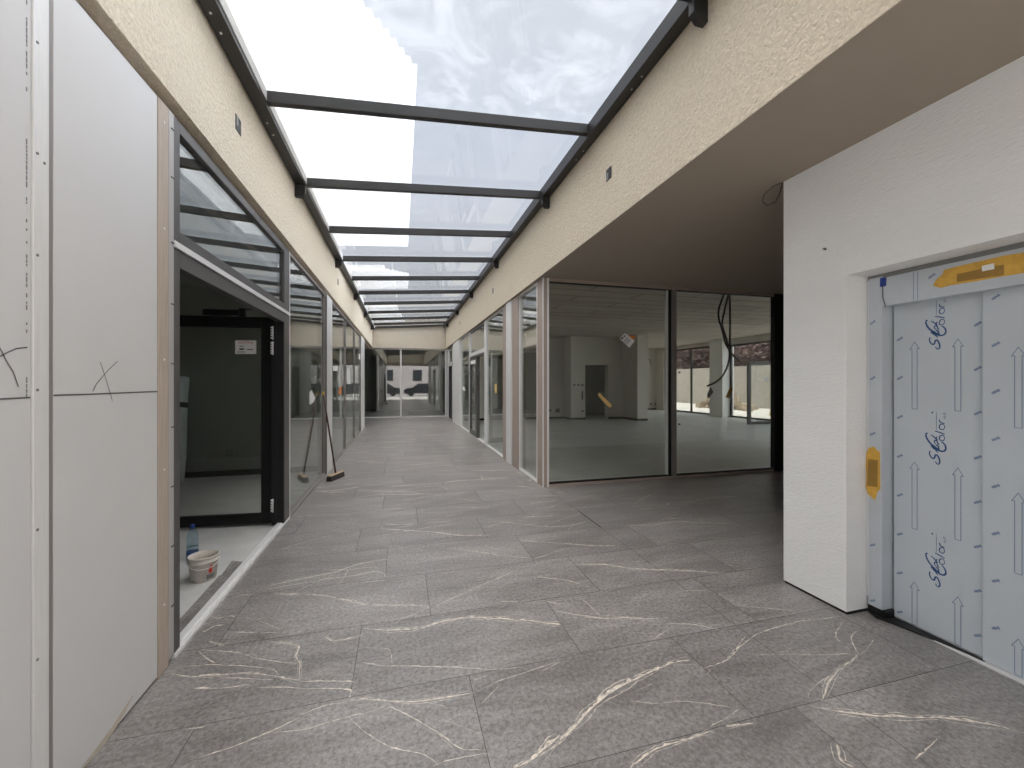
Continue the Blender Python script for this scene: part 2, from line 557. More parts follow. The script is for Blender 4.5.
VEINS = []
VEINS += list(zoomed(80, 580, 3.938, [
    (.009, [(355, 365), (440, 380), (540, 375), (640, 365), (760, 375), (840, 395), (870, 398)]),
    (.006, [(470, 280), (500, 310), (530, 330)]), (.007, [(480, 275), (620, 285), (720, 312), (850, 330)]),
    (.005, [(420, 340), (530, 335), (650, 340), (760, 352), (800, 390)]),
    (.008, [(750, 242), (800, 248), (860, 262), (850, 300), (865, 330), (862, 385)]),
    (.006, [(605, 208), (880, 205)]), (.004, [(700, 160), (790, 195)]), (.012, [(760, 55), (862, 58)]),
    (.006, [(410, 735), (480, 695), (600, 660), (740, 605), (830, 560), (868, 540)]),
    (.005, [(760, 602), (880, 590), (1020, 545)]), (.006, [(425, 590), (490, 580)]), (.008, [(510, 240), (565, 260)]), (.004, [(560, 385), (760, 395)])]))
VEINS += list(zoomed(300, 560, 3.692, [
    (.011, [(0, 125), (100, 132), (200, 155), (260, 165), (480, 168)]), (.006, [(480, 172), (420, 200), (355, 228)]),
    (.009, [(90, 283), (120, 300), (180, 290), (232, 278)]), (.006, [(0, 450), (100, 450), (205, 452)]),
    (.016, [(240, 250), (320, 260), (420, 255), (500, 235), (600, 212), (700, 215), (850, 225), (955, 240)]),
    (.007, [(225, 380), (320, 390), (550, 395), (700, 403), (820, 398)]), (.004, [(235, 322), (330, 330), (340, 380)]),
    (.005, [(640, 490), (740, 445), (860, 405), (955, 375)]), (.004, [(640, 445), (690, 425)]), (.004, [(670, 530), (735, 465)]),
    (.009, [(175, 515), (280, 515), (420, 525), (550, 508), (640, 492)]), (.005, [(0, 575), (90, 540), (170, 522)]),
    (.005, [(0, 628), (180, 580), (320, 540)]), (.006, [(320, 540), (420, 585), (500, 630), (590, 695), (690, 700)]),
    (.004, [(500, 630), (540, 670), (600, 725)]), (.005, [(180, 578), (250, 640), (350, 700), (450, 715), (515, 752), (480, 768)]),
    (.004, [(515, 750), (690, 712)]), (.003, [(520, 585), (680, 645)]), (.003, [(430, 520), (560, 545)]),
    (.018, [(790, 768), (860, 725), (920, 680), (960, 650)]), (.005, [(500, 170), (600, 125), (700, 80), (790, 45)]),
    (.005, [(740, 153), (870, 155)]), (.005, [(875, 60), (955, 75)]), (.007, [(910, 153), (955, 165)])]))
VEINS += list(zoomed(540, 560, 3.692, [
    (.019, [(0, 725), (60, 670), (130, 610), (200, 535), (260, 490), (350, 440), (430, 400), (480, 378), (555, 372)]),
    (.013, [(335, 768), (420, 700), (490, 675), (600, 640), (640, 630)]), (.012, [(690, 615), (785, 598)]),
    (.004, [(330, 520), (420, 530), (520, 522), (640, 535), (735, 550)]), (.004, [(620, 620), (740, 552)]), (.003, [(330, 490), (420, 455)]),
    (.014, [(0, 230), (75, 240)]), (.006, [(25, 155), (120, 165)]),
    (.008, [(60, 190), (160, 205), (230, 215), (440, 215)]), (.004, [(75, 212), (230, 213)]), (.005, [(140, 135), (180, 165), (225, 210)]),
    (.006, [(470, 233), (570, 240), (660, 258)]),
    (.004, [(420, 295), (490, 245)]), (.003, [(330, 268), (430, 272)]),
    (.007, [(595, 402), (690, 370), (740, 320), (810, 268), (950, 232)]), (.005, [(690, 365), (760, 280)]), (.004, [(615, 418), (630, 402)]),
    (.006, [(695, 160), (800, 175), (955, 190)]), (.005, [(680, 15), (760, 30), (815, 30)]), (.004, [(800, 352), (955, 345)]), (.004, [(0, 415), (80, 375)])]))
VEINS += list(zoomed(764, 560, 3.692, [
    (.016, [(180, 535), (280, 560), (380, 572), (520, 580), (640, 580), (760, 598), (860, 612), (960, 640)]),
    (.010, [(215, 520), (240, 460), (270, 410), (335, 360), (345, 340)]), (.006, [(345, 345), (325, 290), (345, 255)]),
    (.005, [(340, 345), (300, 320), (265, 285), (290, 220)]), (.006, [(355, 350), (410, 292)]), (.005, [(110, 350), (330, 348)]),
    (.006, [(0, 265), (110, 230), (285, 210)]), (.003, [(160, 510), (170, 480), (240, 430)]),
    (.012, [(265, 680), (280, 740), (330, 768)]), (.006, [(560, 740), (640, 660)])]))
VEINS += list(zoomed(240, 440, 3.938, [
    (.013, [(550, 348), (640, 355), (760, 362), (860, 375), (985, 375)]), (.010, [(110, 575), (250, 545), (380, 520), (460, 490), (585, 468)]),
    (.007, [(225, 592), (380, 525)]), (.006, [(390, 570), (430, 510)]), (.006, [(435, 565), (580, 552)]), (.007, [(130, 440), (280, 395), (440, 355)]),
    (.008, [(440, 230), (600, 205), (720, 185), (800, 182), (812, 200)]), (.008, [(850, 230), (960, 245)]), (.007, [(820, 425), (1010, 450)]),
    (.006, [(260, 260), (580, 260)]), (.007, [(240, 300), (380, 290)]), (.005, [(330, 320), (470, 330)])]))
VEINS += list(zoomed(480, 440, 3.938, [
    (.013, [(370, 490), (500, 492), (620, 508), (820, 515), (965, 525)]), (.010, [(155, 395), (300, 405), (420, 415), (550, 418)]),
    (.007, [(0, 445), (190, 465)]), (.006, [(210, 470), (330, 430), (390, 420)]), 
    (.006, [(220, 540), (330, 550), (450, 585)]), (.008, [(30, 345), (90, 325), (160, 330), (250, 340), (350, 338), (440, 315)]),
    (.006, [(340, 360), (360, 340)]), (.006, [(200, 300), (300, 255), (450, 215), (620, 185)]),
    (.010, [(570, 338), (680, 335), (760, 322), (860, 325), (1015, 330)]), (.006, [(700, 320), (780, 292)]), (.005, [(640, 382), (760, 385), (1010, 388)]),
    (.006, [(960, 490), (1020, 500)]), (.006, [(760, 595), (890, 592)]), (.005, [(300, 280), (420, 260)]), (.006, [(600, 255), (680, 210)])]))
for i, (w, pts) in enumerate(VEINS):
    vein(fl, pts, w, i)
# the rest of the tiles carry loose veins of the same kind
for i, (a, b, c, d) in enumerate(tile_rects):
    if d < 4.3 and -1.2 < a < 3.2 and c > 0.8:
        continue
    far = c > 5.6
    for q in range(R.choice((3, 4, 5)) if far else R.choice((2, 3, 4))):
        x = R.uniform(a, b - 0.1) if b - a > 0.15 else a
        y = R.uniform(c, d)
        n = R.randint(3, 6)
        dx = (b - a) * R.uniform(0.1, 0.2)
        sl = R.uniform(-0.5, 0.5)
        pts = []
        for s in range(n):
            pts.append((min(max(x, a + .003), b - .003), min(max(y, c + .003), d - .003)))
            x += dx; y += dx * sl + R.uniform(-0.03, 0.03)
        vein(fl, pts, R.choice((.006, .012, .02, .03)) if far else R.choice((.004, .006, .009, .013)), 1000 + i * 7 + q, 0.05, False)
floor = fl.build('floor', ['tile', 'grout', 'vein'], fix=False)
tag(floor, 'grey stone tile floor with pale veins running down the arcade', None, None, 'structure')
at = floor.data.attributes.new('tone', 'FLOAT_COLOR', 'FACE')
vals = []
for i in range(len(floor.data.polygons)):
    t = tones[i] if i < len(tones) else (0.5, 0.5, 0.5)
    vals += [t[0], t[1], t[2], 1.0]
at.data.foreach_set('color', vals)

# screed floors of the rooms and the ground outside
struct('floor_shop', MB().box(XR + 0.03, 14.0, YS + 0.03, 20.5, -0.1, 0.0), 'screed', 'smooth grey screed floor of the empty corner shop')
struct('floor_left', MB().box(-6.5, XL - 0.02, -1.2, 14.6, -0.1, -0.001), 'screed_light', 'dusty pale screed floor behind the open door on the left')

# ------------------------------------------------------------------ plaster bands, soffits, walls
struct('wall_left', MB().box(FL - 0.5, FL, 0.55, YE, ZS, 3.89), 'cream', 'cream roughcast band above the left shopfronts')
mb = MB().box(FR, FR + 0.06, 0.55, YE, ZS, 4.10)
struct('wall_right', mb, 'cream', 'cream roughcast band above the right shopfronts')
struct('wall_end', MB().box(FL - 3.4, FR + 0.06, YE, YE + 0.35, 2.99, 4.3), 'cream_end_shaded', 'cream plaster band above the glazed end of the arcade')
struct('ceiling_right', MB().box(FR + 0.004, 9.0, 0.55, YS + 0.0, ZS - .003, ZS + 0.2).box(FR + 0.06, 9.0, -1.2, 0.55, ZS - .003, ZS + .2).box(FR + .004, XR + .002, YS, YE, ZS - .003, ZS), 'soffit', 'flat plaster soffit in a shade-darkened tone over the side passage and lift')
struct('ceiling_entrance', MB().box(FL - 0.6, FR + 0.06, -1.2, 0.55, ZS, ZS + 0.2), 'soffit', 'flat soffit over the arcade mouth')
struct('wall_entrance', MB().box(FL - 0.6, FR + 0.06, 0.35, 0.55, ZS + 0.2, 4.3), 'cream', 'cream band above the arcade mouth')
# the lift wall
mb = MB()
mb.box(XE, XE + 0.75, 2.01, 2.462, 0.018, ZS)                 # pier beside the lift
mb.box(XE, XE + 0.75, 0.62, 2.01, 2.195, ZS)                  # over the lift
mb.box(XE, XE + 0.75, -1.2, 0.62, 0.018, ZS)
mb.box(XE + 0.75, 9.0, 2.2, 2.462, 0.018, ZS)
struct('wall_lift', mb, 'white_plaster', 'white textured plaster wall around the lift door')
mb = MB()
mb.box(XE + 0.006, XE + 0.75, 2.01, 2.455, 0, 0.018); mb.box(XE + 0.006, XE + 0.75, -1.2, 0.62, 0, 0.018)
struct('baseboard_lift', mb, 'black', 'dark joint under the white lift wall')
struct('wall_passage', MB().box(9.0, 9.2, 2.2, YS, 0, ZS), 'roomwall', 'end wall of the side passage')

# ------------------------------------------------------------------ corner shop room behind the glass
ZC = 3.40
struct('ceiling_shop', MB().box(XR + 0.05, 14.0, YS, 20.5, ZC, ZC + 0.25), 'concrete', 'board marked concrete ceiling of the corner shop')
mb = MB()
mb.box(XR - 0.0, 6.65, 16.2, 16.5, 0, ZC)
mb.box(6.65, 7.28, 15.5, 16.5, 0, ZC); mb.box(8.32, 9.0, 15.5, 15.8, 0, ZC); mb.box(7.28, 8.32, 15.5, 15.8, 2.24, ZC)
mb.box(9.0, 9.46, 14.4, 15.8, 0, ZC)
mb.box(9.2, 9.46, 15.8, 20.2, 0, ZC)
mb.box(9.2, 14.0, 20.2, 20.5, 0, ZC)
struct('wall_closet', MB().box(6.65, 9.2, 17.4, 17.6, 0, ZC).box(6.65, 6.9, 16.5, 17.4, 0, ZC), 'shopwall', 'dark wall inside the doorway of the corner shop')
struct('wall_shop', mb, 'roomwall', 'beige plaster back wall of the corner shop with a dark doorway')
mb = MB()
mb.box(XR + .1, 6.64, 16.185, 16.2, 0, 0.08); mb.box(6.635, 6.65, 15.485, 16.2, 0, .08); mb.box(6.64, 7.28, 15.485, 15.5, 0, 0.08)
mb.box(8.32, 8.99, 15.485, 15.5, 0, .08); mb.box(8.985, 9.0, 14.385, 15.5, 0, .08); mb.box(9.0, 9.47, 14.385, 14.4, 0, .08)
mb.box(9.47, 13.8, 20.185, 20.2, 0, 0.08)
struct('baseboard_shop', mb, 'black', 'black skirting in the corner shop')
# front header between soffit and higher room ceiling, and side shell
mb = MB()
mb.box(XR + 0.02, 9.0, YS + 0.02, YS + 0.1, ZS, ZC)
mb.box(XR - 0.0, XR + 0.06, YS, YE, ZS, ZC + .25)
mb.box(6.35, 14.0, YS - 0.02, YS + 0.1, 0, ZS)
struct('wall_header', mb, 'roomwall', 'plaster header above the shop glazing')
# window wall of the shop, X = 13.8
XW = 13.8


def yw(px):
    return onX(px, 400, XW)[0]


mb = MB()
mb.box(XW, XW + 0.25, yw(663) - .05, 20.5, 0, ZC)
struct('column_shop', MB().box(XW - 0.35, XW + 0.25, yw(729), yw(716), 0, ZC), 'whitecol', 'white column between the shop windows')
mb.box(XW, XW + 0.25, yw(716), yw(663), 3.22, ZC)
mb.box(XW, XW + 0.25, YS, yw(729), 3.15, ZC)
struct('wall_shop_right', mb, 'roomwall', 'wall of the corner shop with tall windows to the yard')


def tall_window(name, label, ya, yb, z0, z1, mull=(), rails=()):
    f = MB()
    x0, x1 = XW + 0.05, XW + 0.12
    w = 0.08
    f.box(x0, x1, ya, ya + w, z0, z1); f.box(x0, x1, yb - w, yb, z0, z1)
    f.box(x0, x1, ya + w, yb - w, z0, z0 + w); f.box(x0, x1, ya + w, yb - w, z1 - w, z1)
    for y in mull:
        f.box(x0, x1, y - w / 2, y + w / 2, z0 + w, z1 - w)
    for z in rails:
        f.box(x0, x1, ya + w, yb - w, z - .04, z + .04)
    o = struct(name, f, 'dark', label)
    ys = [ya + w] + [y for y in mull] + [yb - w]
    for a, b in zip(ys[:-1], ys[1:]):
        MB().box(x0 + .03, x0 + .04, a, b, z0 + w, z1 - w).build('window_pane', 'clear', o)
    return o


tall_window('window_1', 'tall two part window at the far side of the corner shop', yw(716), yw(663), 0, 3.22, mull=(yw(690), yw(672)))
tall_window('window_2', 'tall window and door opening beside the white column, with an unseen stretch added for light', 5.75, yw(729), 0, 3.15, mull=(12.2, 9.0), rails=())  # hidden near stretch added to let more daylight into the shop
tag(MB().box(XW - .02, XW + .22, 5.7, 20.2, 0.0, 0.012).build('trim_sill', 'alu'), 'thin metal threshold under the shop windows', None, None, 'structure')


# ------------------------------------------------------------------ left rooms
mb = MB()
mb.box(-6.5, -6.3, -1.2, 14.6, 0, ZS); mb.box(-6.3, XL - 0.1, 7.62, 7.8, 0, ZS)
mb.box(-6.3, -1.32, 0.6, 0.8, 0, ZS); mb.box(-6.3, XL - 0.06, 14.45, 14.6, 0, ZS)
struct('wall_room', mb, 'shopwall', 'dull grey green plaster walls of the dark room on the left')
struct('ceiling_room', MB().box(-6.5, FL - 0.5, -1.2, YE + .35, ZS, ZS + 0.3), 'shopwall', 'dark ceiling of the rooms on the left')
struct('baseboard_room', MB().box(-6.3, XL - 0.12, 7.6, 7.62, 0, 0.09), 'black', 'black skirting on the back wall of the dark room')
mb = MB()
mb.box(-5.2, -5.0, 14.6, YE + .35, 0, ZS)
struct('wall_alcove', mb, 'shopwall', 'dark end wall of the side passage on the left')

# ------------------------------------------------------------------ left partition: boards, profile, batten
pb = MB().box(XL - 0.07, XL, -1.2, 1.742, 0.012, 2.95)
o = pb.build('partition_board', 'board', bevel=0.002)
tag(o, 'white partition board at the left edge, with a long pencil cross', 'wall board', 'white partition boards')


def pencil(par, pts, w):
    MB().ribbon([(XL + 0.0012, *onX(px, py, XL)) for px, py in pts], w, (1, 0, 0)).build('pencil_mark', 'pencil', par, fix=False)


pencil(o, [(-8, 401), (-3, 400.5), (0, 399), (30, 397.5)], 0.005)
pencil(o, [(-8, 358), (0, 356), (8, 352), (16, 348.5), (27, 347.3)], 0.004)
pencil(o, [(-4, 342), (1, 351), (6, 361), (13, 372), (17, 384), (18, 387)], 0.004)
pr = MB()
rp = random.Random(5)
for a, b in ((0, 95), (133, 330), (370, 398)):
    y = a
    while y < b:
        h = rp.uniform(2, 6)
        if rp.random() < 0.75:
            Y, z1 = onX(26.5, y, XL); _, z0 = onX(26.5, y + h, XL)
            pr.box(XL + .0004, XL + .0011, Y - .0025, Y + .002, z0, z1)
        y += h + 1
pr.build('edge_printing', 'trap', o)
pb = MB().box(XL - 0.07, XL, 1.835, 2.478, 0.012, 2.95)
o2 = pb.build('partition_board', 'board', bevel=0.002)
tag(o2, 'white partition board beside the wooden batten, with a small pencil cross', 'wall board', 'white partition boards')
pencil(o2, [(53, 395.3), (90, 394.2), (120, 393), (157.5, 391.3)], 0.0055)
pencil(o2, [(92.5, 391.5), (96, 384), (102, 377), (108, 370), (117.5, 361)], 0.0035)
pencil(o2, [(100, 362), (104, 374), (108, 387), (112, 401)], 0.0035)
st = MB()
for (a, b, c) in [(118, 712, 742), (124, 700, 715)]:
    pass
sm = MB().ribbon([(XL + .001, *onX(px, py, XL)) for px, py in [(82, 768), (99, 748), (114, 727), (125, 709), (133, 695)]], [.012, .03, .03, .022, .004], (1, 0, 0))
sm.build('scuff_stain', 'stain', o2, fix=False)
b = MB().box(XL - 0.07, XL - 0.012, -1.2, 2.478, 0, 0.012)
struct('baseboard_left', b, 'black', 'dark joint under the white partition boards')
# steel profile between the boards
o = empty('steel_profile', (XL, 1.79, 0), 'vertical pale steel profile screwed between the two white boards', 'metal profile')
MB().box(XL - 0.05, XL + 0.006, 1.744, 1.806, 0.01, 2.95).build('flange', 'steel', o, bevel=0.0015)
MB().box(XL - 0.05, XL - 0.002, 1.806, 1.833, 0.01, 2.95).build('groove_strip', 'gap', o)
for py in (42, 153, 163, 255, 390, 530, 660):
    Y, z = onX(35 if py != 163 else 42, py, XL)
    s_ = MB()
    s_.tube([(XL + 0.003, Y, z), (XL + 0.008, Y, z)], 0.005, 8)
    s_.build('screw', 'trap', o)
# batten and thin metal strip
o = empty('wooden_batten', (XL, 2.53, 0), 'upright raw wooden batten between the white board and the door frame', 'batten')
MB().box(XL - 0.07, XL + 0.004, 2.481, 2.578, 0.0, 2.95).build('timber', 'wood', o, bevel=0.003)
for z in (0.35, 1.05, 1.62, 2.3, 2.85):
    MB().tube([(XL + .002, 2.53, z), (XL + .0075, 2.53, z)], 0.006, 8).build('screw', 'steel', o)
o = empty('edge_strip', (XL, 2.605, 0), 'thin folded metal strip clipped to the left jamb of the open door', 'metal strip')
MB().box(XL - 0.05, XL + 0.003, 2.581, 2.628, 0.03, 2.95).build('strip', 'stripgrey', o)
for z in (0.3, 0.62, 0.94, 1.26, 1.60, 1.92, 2.25, 2.6, 2.86):
    MB().box(XL + .003, XL + .007, 2.60, 2.626, z, z + .005).build('clip', 'print', o)

# ------------------------------------------------------------------ left shopfronts
ZT = 2.95
struct('trim_left', MB().box(XL - 0.3, XL - 0.05, -1.2, YE, ZT - .02, ZS), 'soffit', 'narrow recessed strip, shade put into its colour, between the left shopfronts and the plaster band')  # recess between glazing and band; its shade is partly in the colour
XG = XL - 0.03


def glass_left(ya, yb, z0, z1, parent, name='window_pane', m='glass'):
    return MB().box(XG - 0.006, XG + 0.006, ya, yb, z0, z1).build(name, m, parent)


# door_1: frame, transom light, threshold, leaf swung into the room
fr = MB()
fr.box(XL - 0.07, XL, 2.632, 2.70, 0.03, ZT)                    # left jamb
fr.box(XL - 0.07, XL, 4.83, 5.03, 0.0, ZT)                      # right jamb
fr.box(XL - 0.07, XL, 2.70, 4.83, 2.89, ZT)                     # head
fr.box(XL - 0.07, XL, 2.70, 4.83, 2.14, 2.235)                  # transom
fr.box(XL - 0.07, XL + 0.0, 2.70, 4.83, 2.275, 2.34)
d1 = struct('door_1', fr, 'frame', 'dark framed glazed door standing open on the left', bevel=0.002)
MB().box(XL - 0.06, XL + 0.012, 2.632, 5.03, 2.237, 2.262).build('drip_profile', 'alu', d1)
MB().box(XL - 0.06, XL + 0.006, 2.632, 5.03, 2.263, 2.274).build('drip_profile', 'alu', d1)
glass_left(2.70, 4.83, 2.34, 2.89, d1, 'transom_pane')
th = MB()
th.box(XL - 0.065, XL - 0.02, 2.70, 4.83, 0, 0.03); th.box(XL - 0.02, XL + 0.005, 2.64, 5.03, 0, 0.022)
th.build('threshold', 'alu', d1, bevel=0.002)
MB().box(XL - 0.02, XL + 0.004, 5.032, 5.05, 0.0, ZT).build('edge_trim', 'alu', d1)


def lp(t, off=0.0):
    """point of the open leaf: t metres from its hinge edge"""
    hx, hy = -1.30, 4.885
    dx, dy = -0.995, 0.10
    return hx + dx * t - dy * off * 0, hy + dy * t + off


def leaf_box(t0, t1, z0, z1, d0=-0.035, d1=0.035):
    a = lp(t0); b_ = lp(t1)
    bot = [(a[0], a[1] + d0, z0), (b_[0], b_[1] + d0, z0), (b_[0], b_[1] + d1, z0), (a[0], a[1] + d1, z0)]
    top = [(p[0], p[1], z1) for p in bot]
    return bot, top


leaf = MB()
for t0, t1, z0, z1 in ((0, .12, .02, 2.19), (.98, 1.10, .02, 2.19), (.12, .98, .02, .12), (.12, .98, 2.08, 2.19)):
    leaf.hexa(*leaf_box(t0, t1, z0, z1))
lf = leaf.build('door_leaf', 'black', d1, bevel=0.003)
MB().hexa(*leaf_box(.12, .98, .12, 2.08, -.006, .006)).build('leaf_pane', 'glass', lf)
cl = MB()
cl.hexa(*leaf_box(.32, .66, 2.20, 2.255, -.07, -.02))
cl.hexa(*leaf_box(.27, .33, 2.19, 2.275, -.05, -.02))
cl.hexa(*leaf_box(.10, .30, 2.262, 2.272, -.05, -.035))
cl.build('door_closer', 'black', d1, bevel=0.003)
# rebate and hinges of the jamb
MB().box(XL - 0.07, XL - 0.003, 4.812, 4.8295, 0.0, 2.139).build('rebate', 'black', d1)
MB().box(XL - 0.115, XL - 0.07, 4.80, 4.96, 0.02, 2.14).build('rebate', 'black', d1)
for z in (0.22, 1.86, 2.02):
    h_ = MB()
    for q in range(5):
        h_.box(XL - 0.118, XL - 0.104, 4.783, 4.799, z - .06 + q * .027, z - .045 + q * .027)
    h_.tube([(XL - 0.098, 4.79, z - .07), (XL - .098, 4.79, z + .07)], 0.006, 8)
    h_.build('hinge', 'alu', d1)
for z in (0.6, 1.12, 1.98):
    MB().box(XL - 0.085, XL - 0.068, 4.822, 4.829, z, z + .06).build('latch_plate', 'alu', d1)


def shop_window(name, label, ya, yb, left=True, mats='alu', door=None, xq=None, bottom=0.024, ms=0.012, me=0.012):
    X = (XL if left else XR) if xq is None else xq
    sgn = -1 if left else 1
    xi = X + sgn * 0.07
    f = MB()
    f.box(X, xi, ya, yb, 0.0, bottom)
    f.box(X, xi, ya, yb, ZT - 0.028, ZT)
    f.box(X, xi, ya, ya + ms, bottom, ZT - 0.028)
    f.box(X, xi, yb - me, yb, bottom, ZT - 0.028)
    o = struct(name, f, mats, label)
    xg = X + sgn * 0.03
    MB().box(xg - .006, xg + .006, ya + ms, yb - me, bottom, ZT - 0.028).build('window_pane', 'glass', o)
    return o


shop_window('window_3', 'full height glass pane right of the open door', 5.05, 7.30, mats='postgrey')
shop_window('window_4', 'full height glass pane beyond the silver pilaster', 7.86, 9.86, mats='postgrey')
shop_window('window_5', 'full height glass pane in the middle of the left row', 9.86, 11.75, mats='postgrey')
shop_window('window_6', 'last full height glass pane of the left row', 11.75, 13.45, mats='postgrey')
mb = MB().box(XL - 0.12, XL + 0.012, 7.305, 7.33, 0, ZT, 1)
mb.box(XL - 0.12, XL + 0.02, 7.33, 7.84, 0, ZT, 0)
struct('pilaster_left', mb, ['steel', 'dark'], 'silver clad pilaster between the left glass panes')
struct('pilaster_far', MB().box(XL - 0.4, XL + 0.012, 13.45, 14.6, 0, ZT), 'steel', 'silver clad end post of the left row')

# ------------------------------------------------------------------ right shopfronts
ZT = ZS
shop_window('window_7', 'narrow full height pane beside the corner post', 5.88, 6.85, False)
mb = MB()
mb.box(XR - .02, XR + .12, 6.85, 7.22, 0, ZT, 0)
mb.box(XR - .035, XR + .12, 7.24, 7.62, 0, ZT, 1)
mb.box(XR - .02, XR + .12, 7.64, 7.93, 0, ZT, 0)
mb.box(XR - .01, XR + .12, 7.22, 7.24, 0, ZT, 2); mb.box(XR - .01, XR + .12, 7.62, 7.64, 0, ZT, 2)
struct('pilaster_right', mb, ['taupe', 'steel', 'dark'], 'pilaster of white metal between two taupe strips on the right')
shop_window('window_8', 'full height pane before the right hand door', 7.94, 9.72, False)
# corner post
mb = MB()
mb.box(XR, XR + 0.08, YS, YS + 0.27, 0, ZT, 0)
mb.box(XR - .006, XR + .02, YS + .255, YS + .275, 0, ZT, 1)
mb.box(XR + .062, XR + .09, YS - .006, YS + .02, 0, ZT, 1)
mb.box(XR - .004, XR + .012, YS - .004, YS + .012, 0, ZT, 1)
struct('post_corner', mb, ['taupe', 'alu'], 'taupe corner post with bright metal edges')
# double door on the right
fr = MB()
fr.box(XR, XR + .07, 9.72, 9.93, 0, ZT, 1)
fr.box(XR, XR + .07, 12.1, 12.27, 0, ZT, 1)
fr.box(XR, XR + .07, 9.93, 12.1, ZT - .07, ZT, 0)
fr.box(XR - .005, XR + .07, 9.93, 12.1, 2.26, 2.36, 1)
fr.box(XR, XR + .07, 9.93, 12.1, 2.20, 2.26, 0)
fr.box(XR, XR + .07, 10.9, 11.0, 0, 2.20, 0)
d2 = struct('door_2', fr, ['frame', 'alu'], 'double glazed door with a top light in the right row, near half open')
MB().box(XR + .025, XR + .037, 9.93, 12.1, 2.36, ZT - .07).build('transom_pane', 'glass', d2)
lf = MB()
lf.box(XR - .01, XR + .05, 11.0, 11.12, .02, 2.2); lf.box(XR - .01, XR + .05, 11.98, 12.1, .02, 2.2)
lf.box(XR - .01, XR + .05, 11.12, 11.98, .02, .14); lf.box(XR - .01, XR + .05, 11.12, 11.98, 2.1, 2.2)
lf_ = lf.build('door_leaf', 'frame', d2)
MB().box(XR + .015, XR + .027, 11.12, 11.98, .14, 2.1).build('leaf_pane', 'glass', lf_)
MB().box(XR - .014, XR - .011, 11.1, 11.9, 2.03, 2.13).build('white_strip', 'paper', lf_)
lf = MB()
lf.box(XR + .08, XR + 1.0, 9.93, 9.99, .02, .14); lf.box(XR + .08, XR + 1.0, 9.93, 9.99, 2.1, 2.2)
lf.box(XR + .08, XR + .2, 9.93, 9.99, .14, 2.1); lf.box(XR + .88, XR + 1.0, 9.93, 9.99, .14, 2.1)
lf_ = lf.build('door_leaf', 'frame', d2)
MB().box(XR + .2, XR + .88, 9.955, 9.965, .14, 2.1).build('leaf_pane', 'glass', lf_)
MB().box(XR - .005, XR + .07, 9.93, 12.1, 0, .02).build('threshold', 'alu', d2)
shop_window('window_9', 'full height pane beyond the right hand double door', 12.27, 14.2, False)
struct('pilaster_far_right', MB().box(XR - .03, XR + .12, 14.2, 15.95, 0, ZT), 'steel', 'broad white metal pilaster near the end of the right row')
fr = MB()
fr.box(XR, XR + .07, 15.95, 16.2, 0, ZT, 1)
fr.box(XR, XR + .07, 18.0, 18.3, 0, ZT, 1)
fr.box(XR, XR + .07, 16.2, 18.0, ZT - .08, ZT, 0); fr.box(XR, XR + .07, 16.2, 18.0, 2.2, 2.36, 1)
d3 = struct('door_3', fr, ['frame', 'alu'], 'dark doorway with a top light at the far end of the right row')
MB().box(XR + .025, XR + .037, 16.2, 18.0, 2.36, ZT - .08).build('transom_pane', 'glass', d3)
lf_ = MB().box(XR + .03, XR + .07, 16.2, 18.0, 0.01, 2.2).build('door_leaf', 'black', d3)
struct('wall_room_end', MB().box(XR + .07, XR + .3, 15.9, 18.6, 0, ZT), 'shopwall', 'wall behind the far doorway')

# ------------------------------------------------------------------ corner shopfront, plane Y = 5.6
f = MB()
f.box(XR + .08, 6.12, YS, YS + .07, 0, 0.035, 1)
f.box(XR + .08, 6.32, YS, YS + .07, ZT - .05, ZT, 1)
f.box(4.03, 4.06, YS + .02, YS + .07, .035, ZT - .05, 2)
f.box(4.06, 4.115, YS + .02, YS + .07, .035, ZT - .05, 0)
f.box(4.115, 4.195, YS - .005, YS + .07, .035, ZT - .05, 3)
f.box(6.12, 6.36, YS - .01, YS + .07, 0, ZT, 0)
f.box(XR + .09, 6.12, YS + .005, YS + .068, .035, .055, 0)
f.box(XR + .09, 6.12, YS + .005, YS + .068, ZT - .062, ZT - .05, 0)
w10 = struct('window_10', f, ['black', 'taupe', 'steel', 'postgrey'], 'two large fixed panes of the corner shop facing the side passage')
MB().box(XR + .09, 4.03, YS + .03, YS + .042, .075, ZT - .075).build('window_pane', 'glass', w10)
MB().box(4.195, 6.12, YS + .03, YS + .042, .075, ZT - .075).build('window_pane', 'glass', w10)

# ------------------------------------------------------------------ glazed end
f = MB()
YG = YE + .1
f.box(-5.0, XR, YG, YG + .07, 0, .05); f.box(-5.0, XR, YG, YG + .07, 2.93, 2.99)
for x in (-3.2, -0.005, XR - .04, ):
    f.box(x - .035, x + .035, YG - .01, YG + .07, .05, 2.93)
w11 = struct('window_11', f, 'steel', 'dark glazed wall closing the end of the arcade')
for a, b_ in ((-5.0, -3.235), (-3.165, -.04), (.03, XR - .075)):
    MB().box(a, b_, YG + .03, YG + .042, .05, 2.93).build('window_pane', 'glass', w11)
mb = MB()
mb.box(-5.2, XR + .3, 23.0, 23.2, 0, 3.3); mb.box(-5.2, -5.0, YE + .35, 23.0, 0, 3.3); mb.box(XR + .1, XR + .3, 18.6, 23, 0, 3.3)
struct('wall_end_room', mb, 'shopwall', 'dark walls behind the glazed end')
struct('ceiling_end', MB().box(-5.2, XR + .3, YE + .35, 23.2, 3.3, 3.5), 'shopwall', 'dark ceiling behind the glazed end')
struct('floor_end', MB().box(-5.2, XR + .3, YE + .35, 23.2, -.1, -.001), 'screed', 'dark floor behind the glazed end')

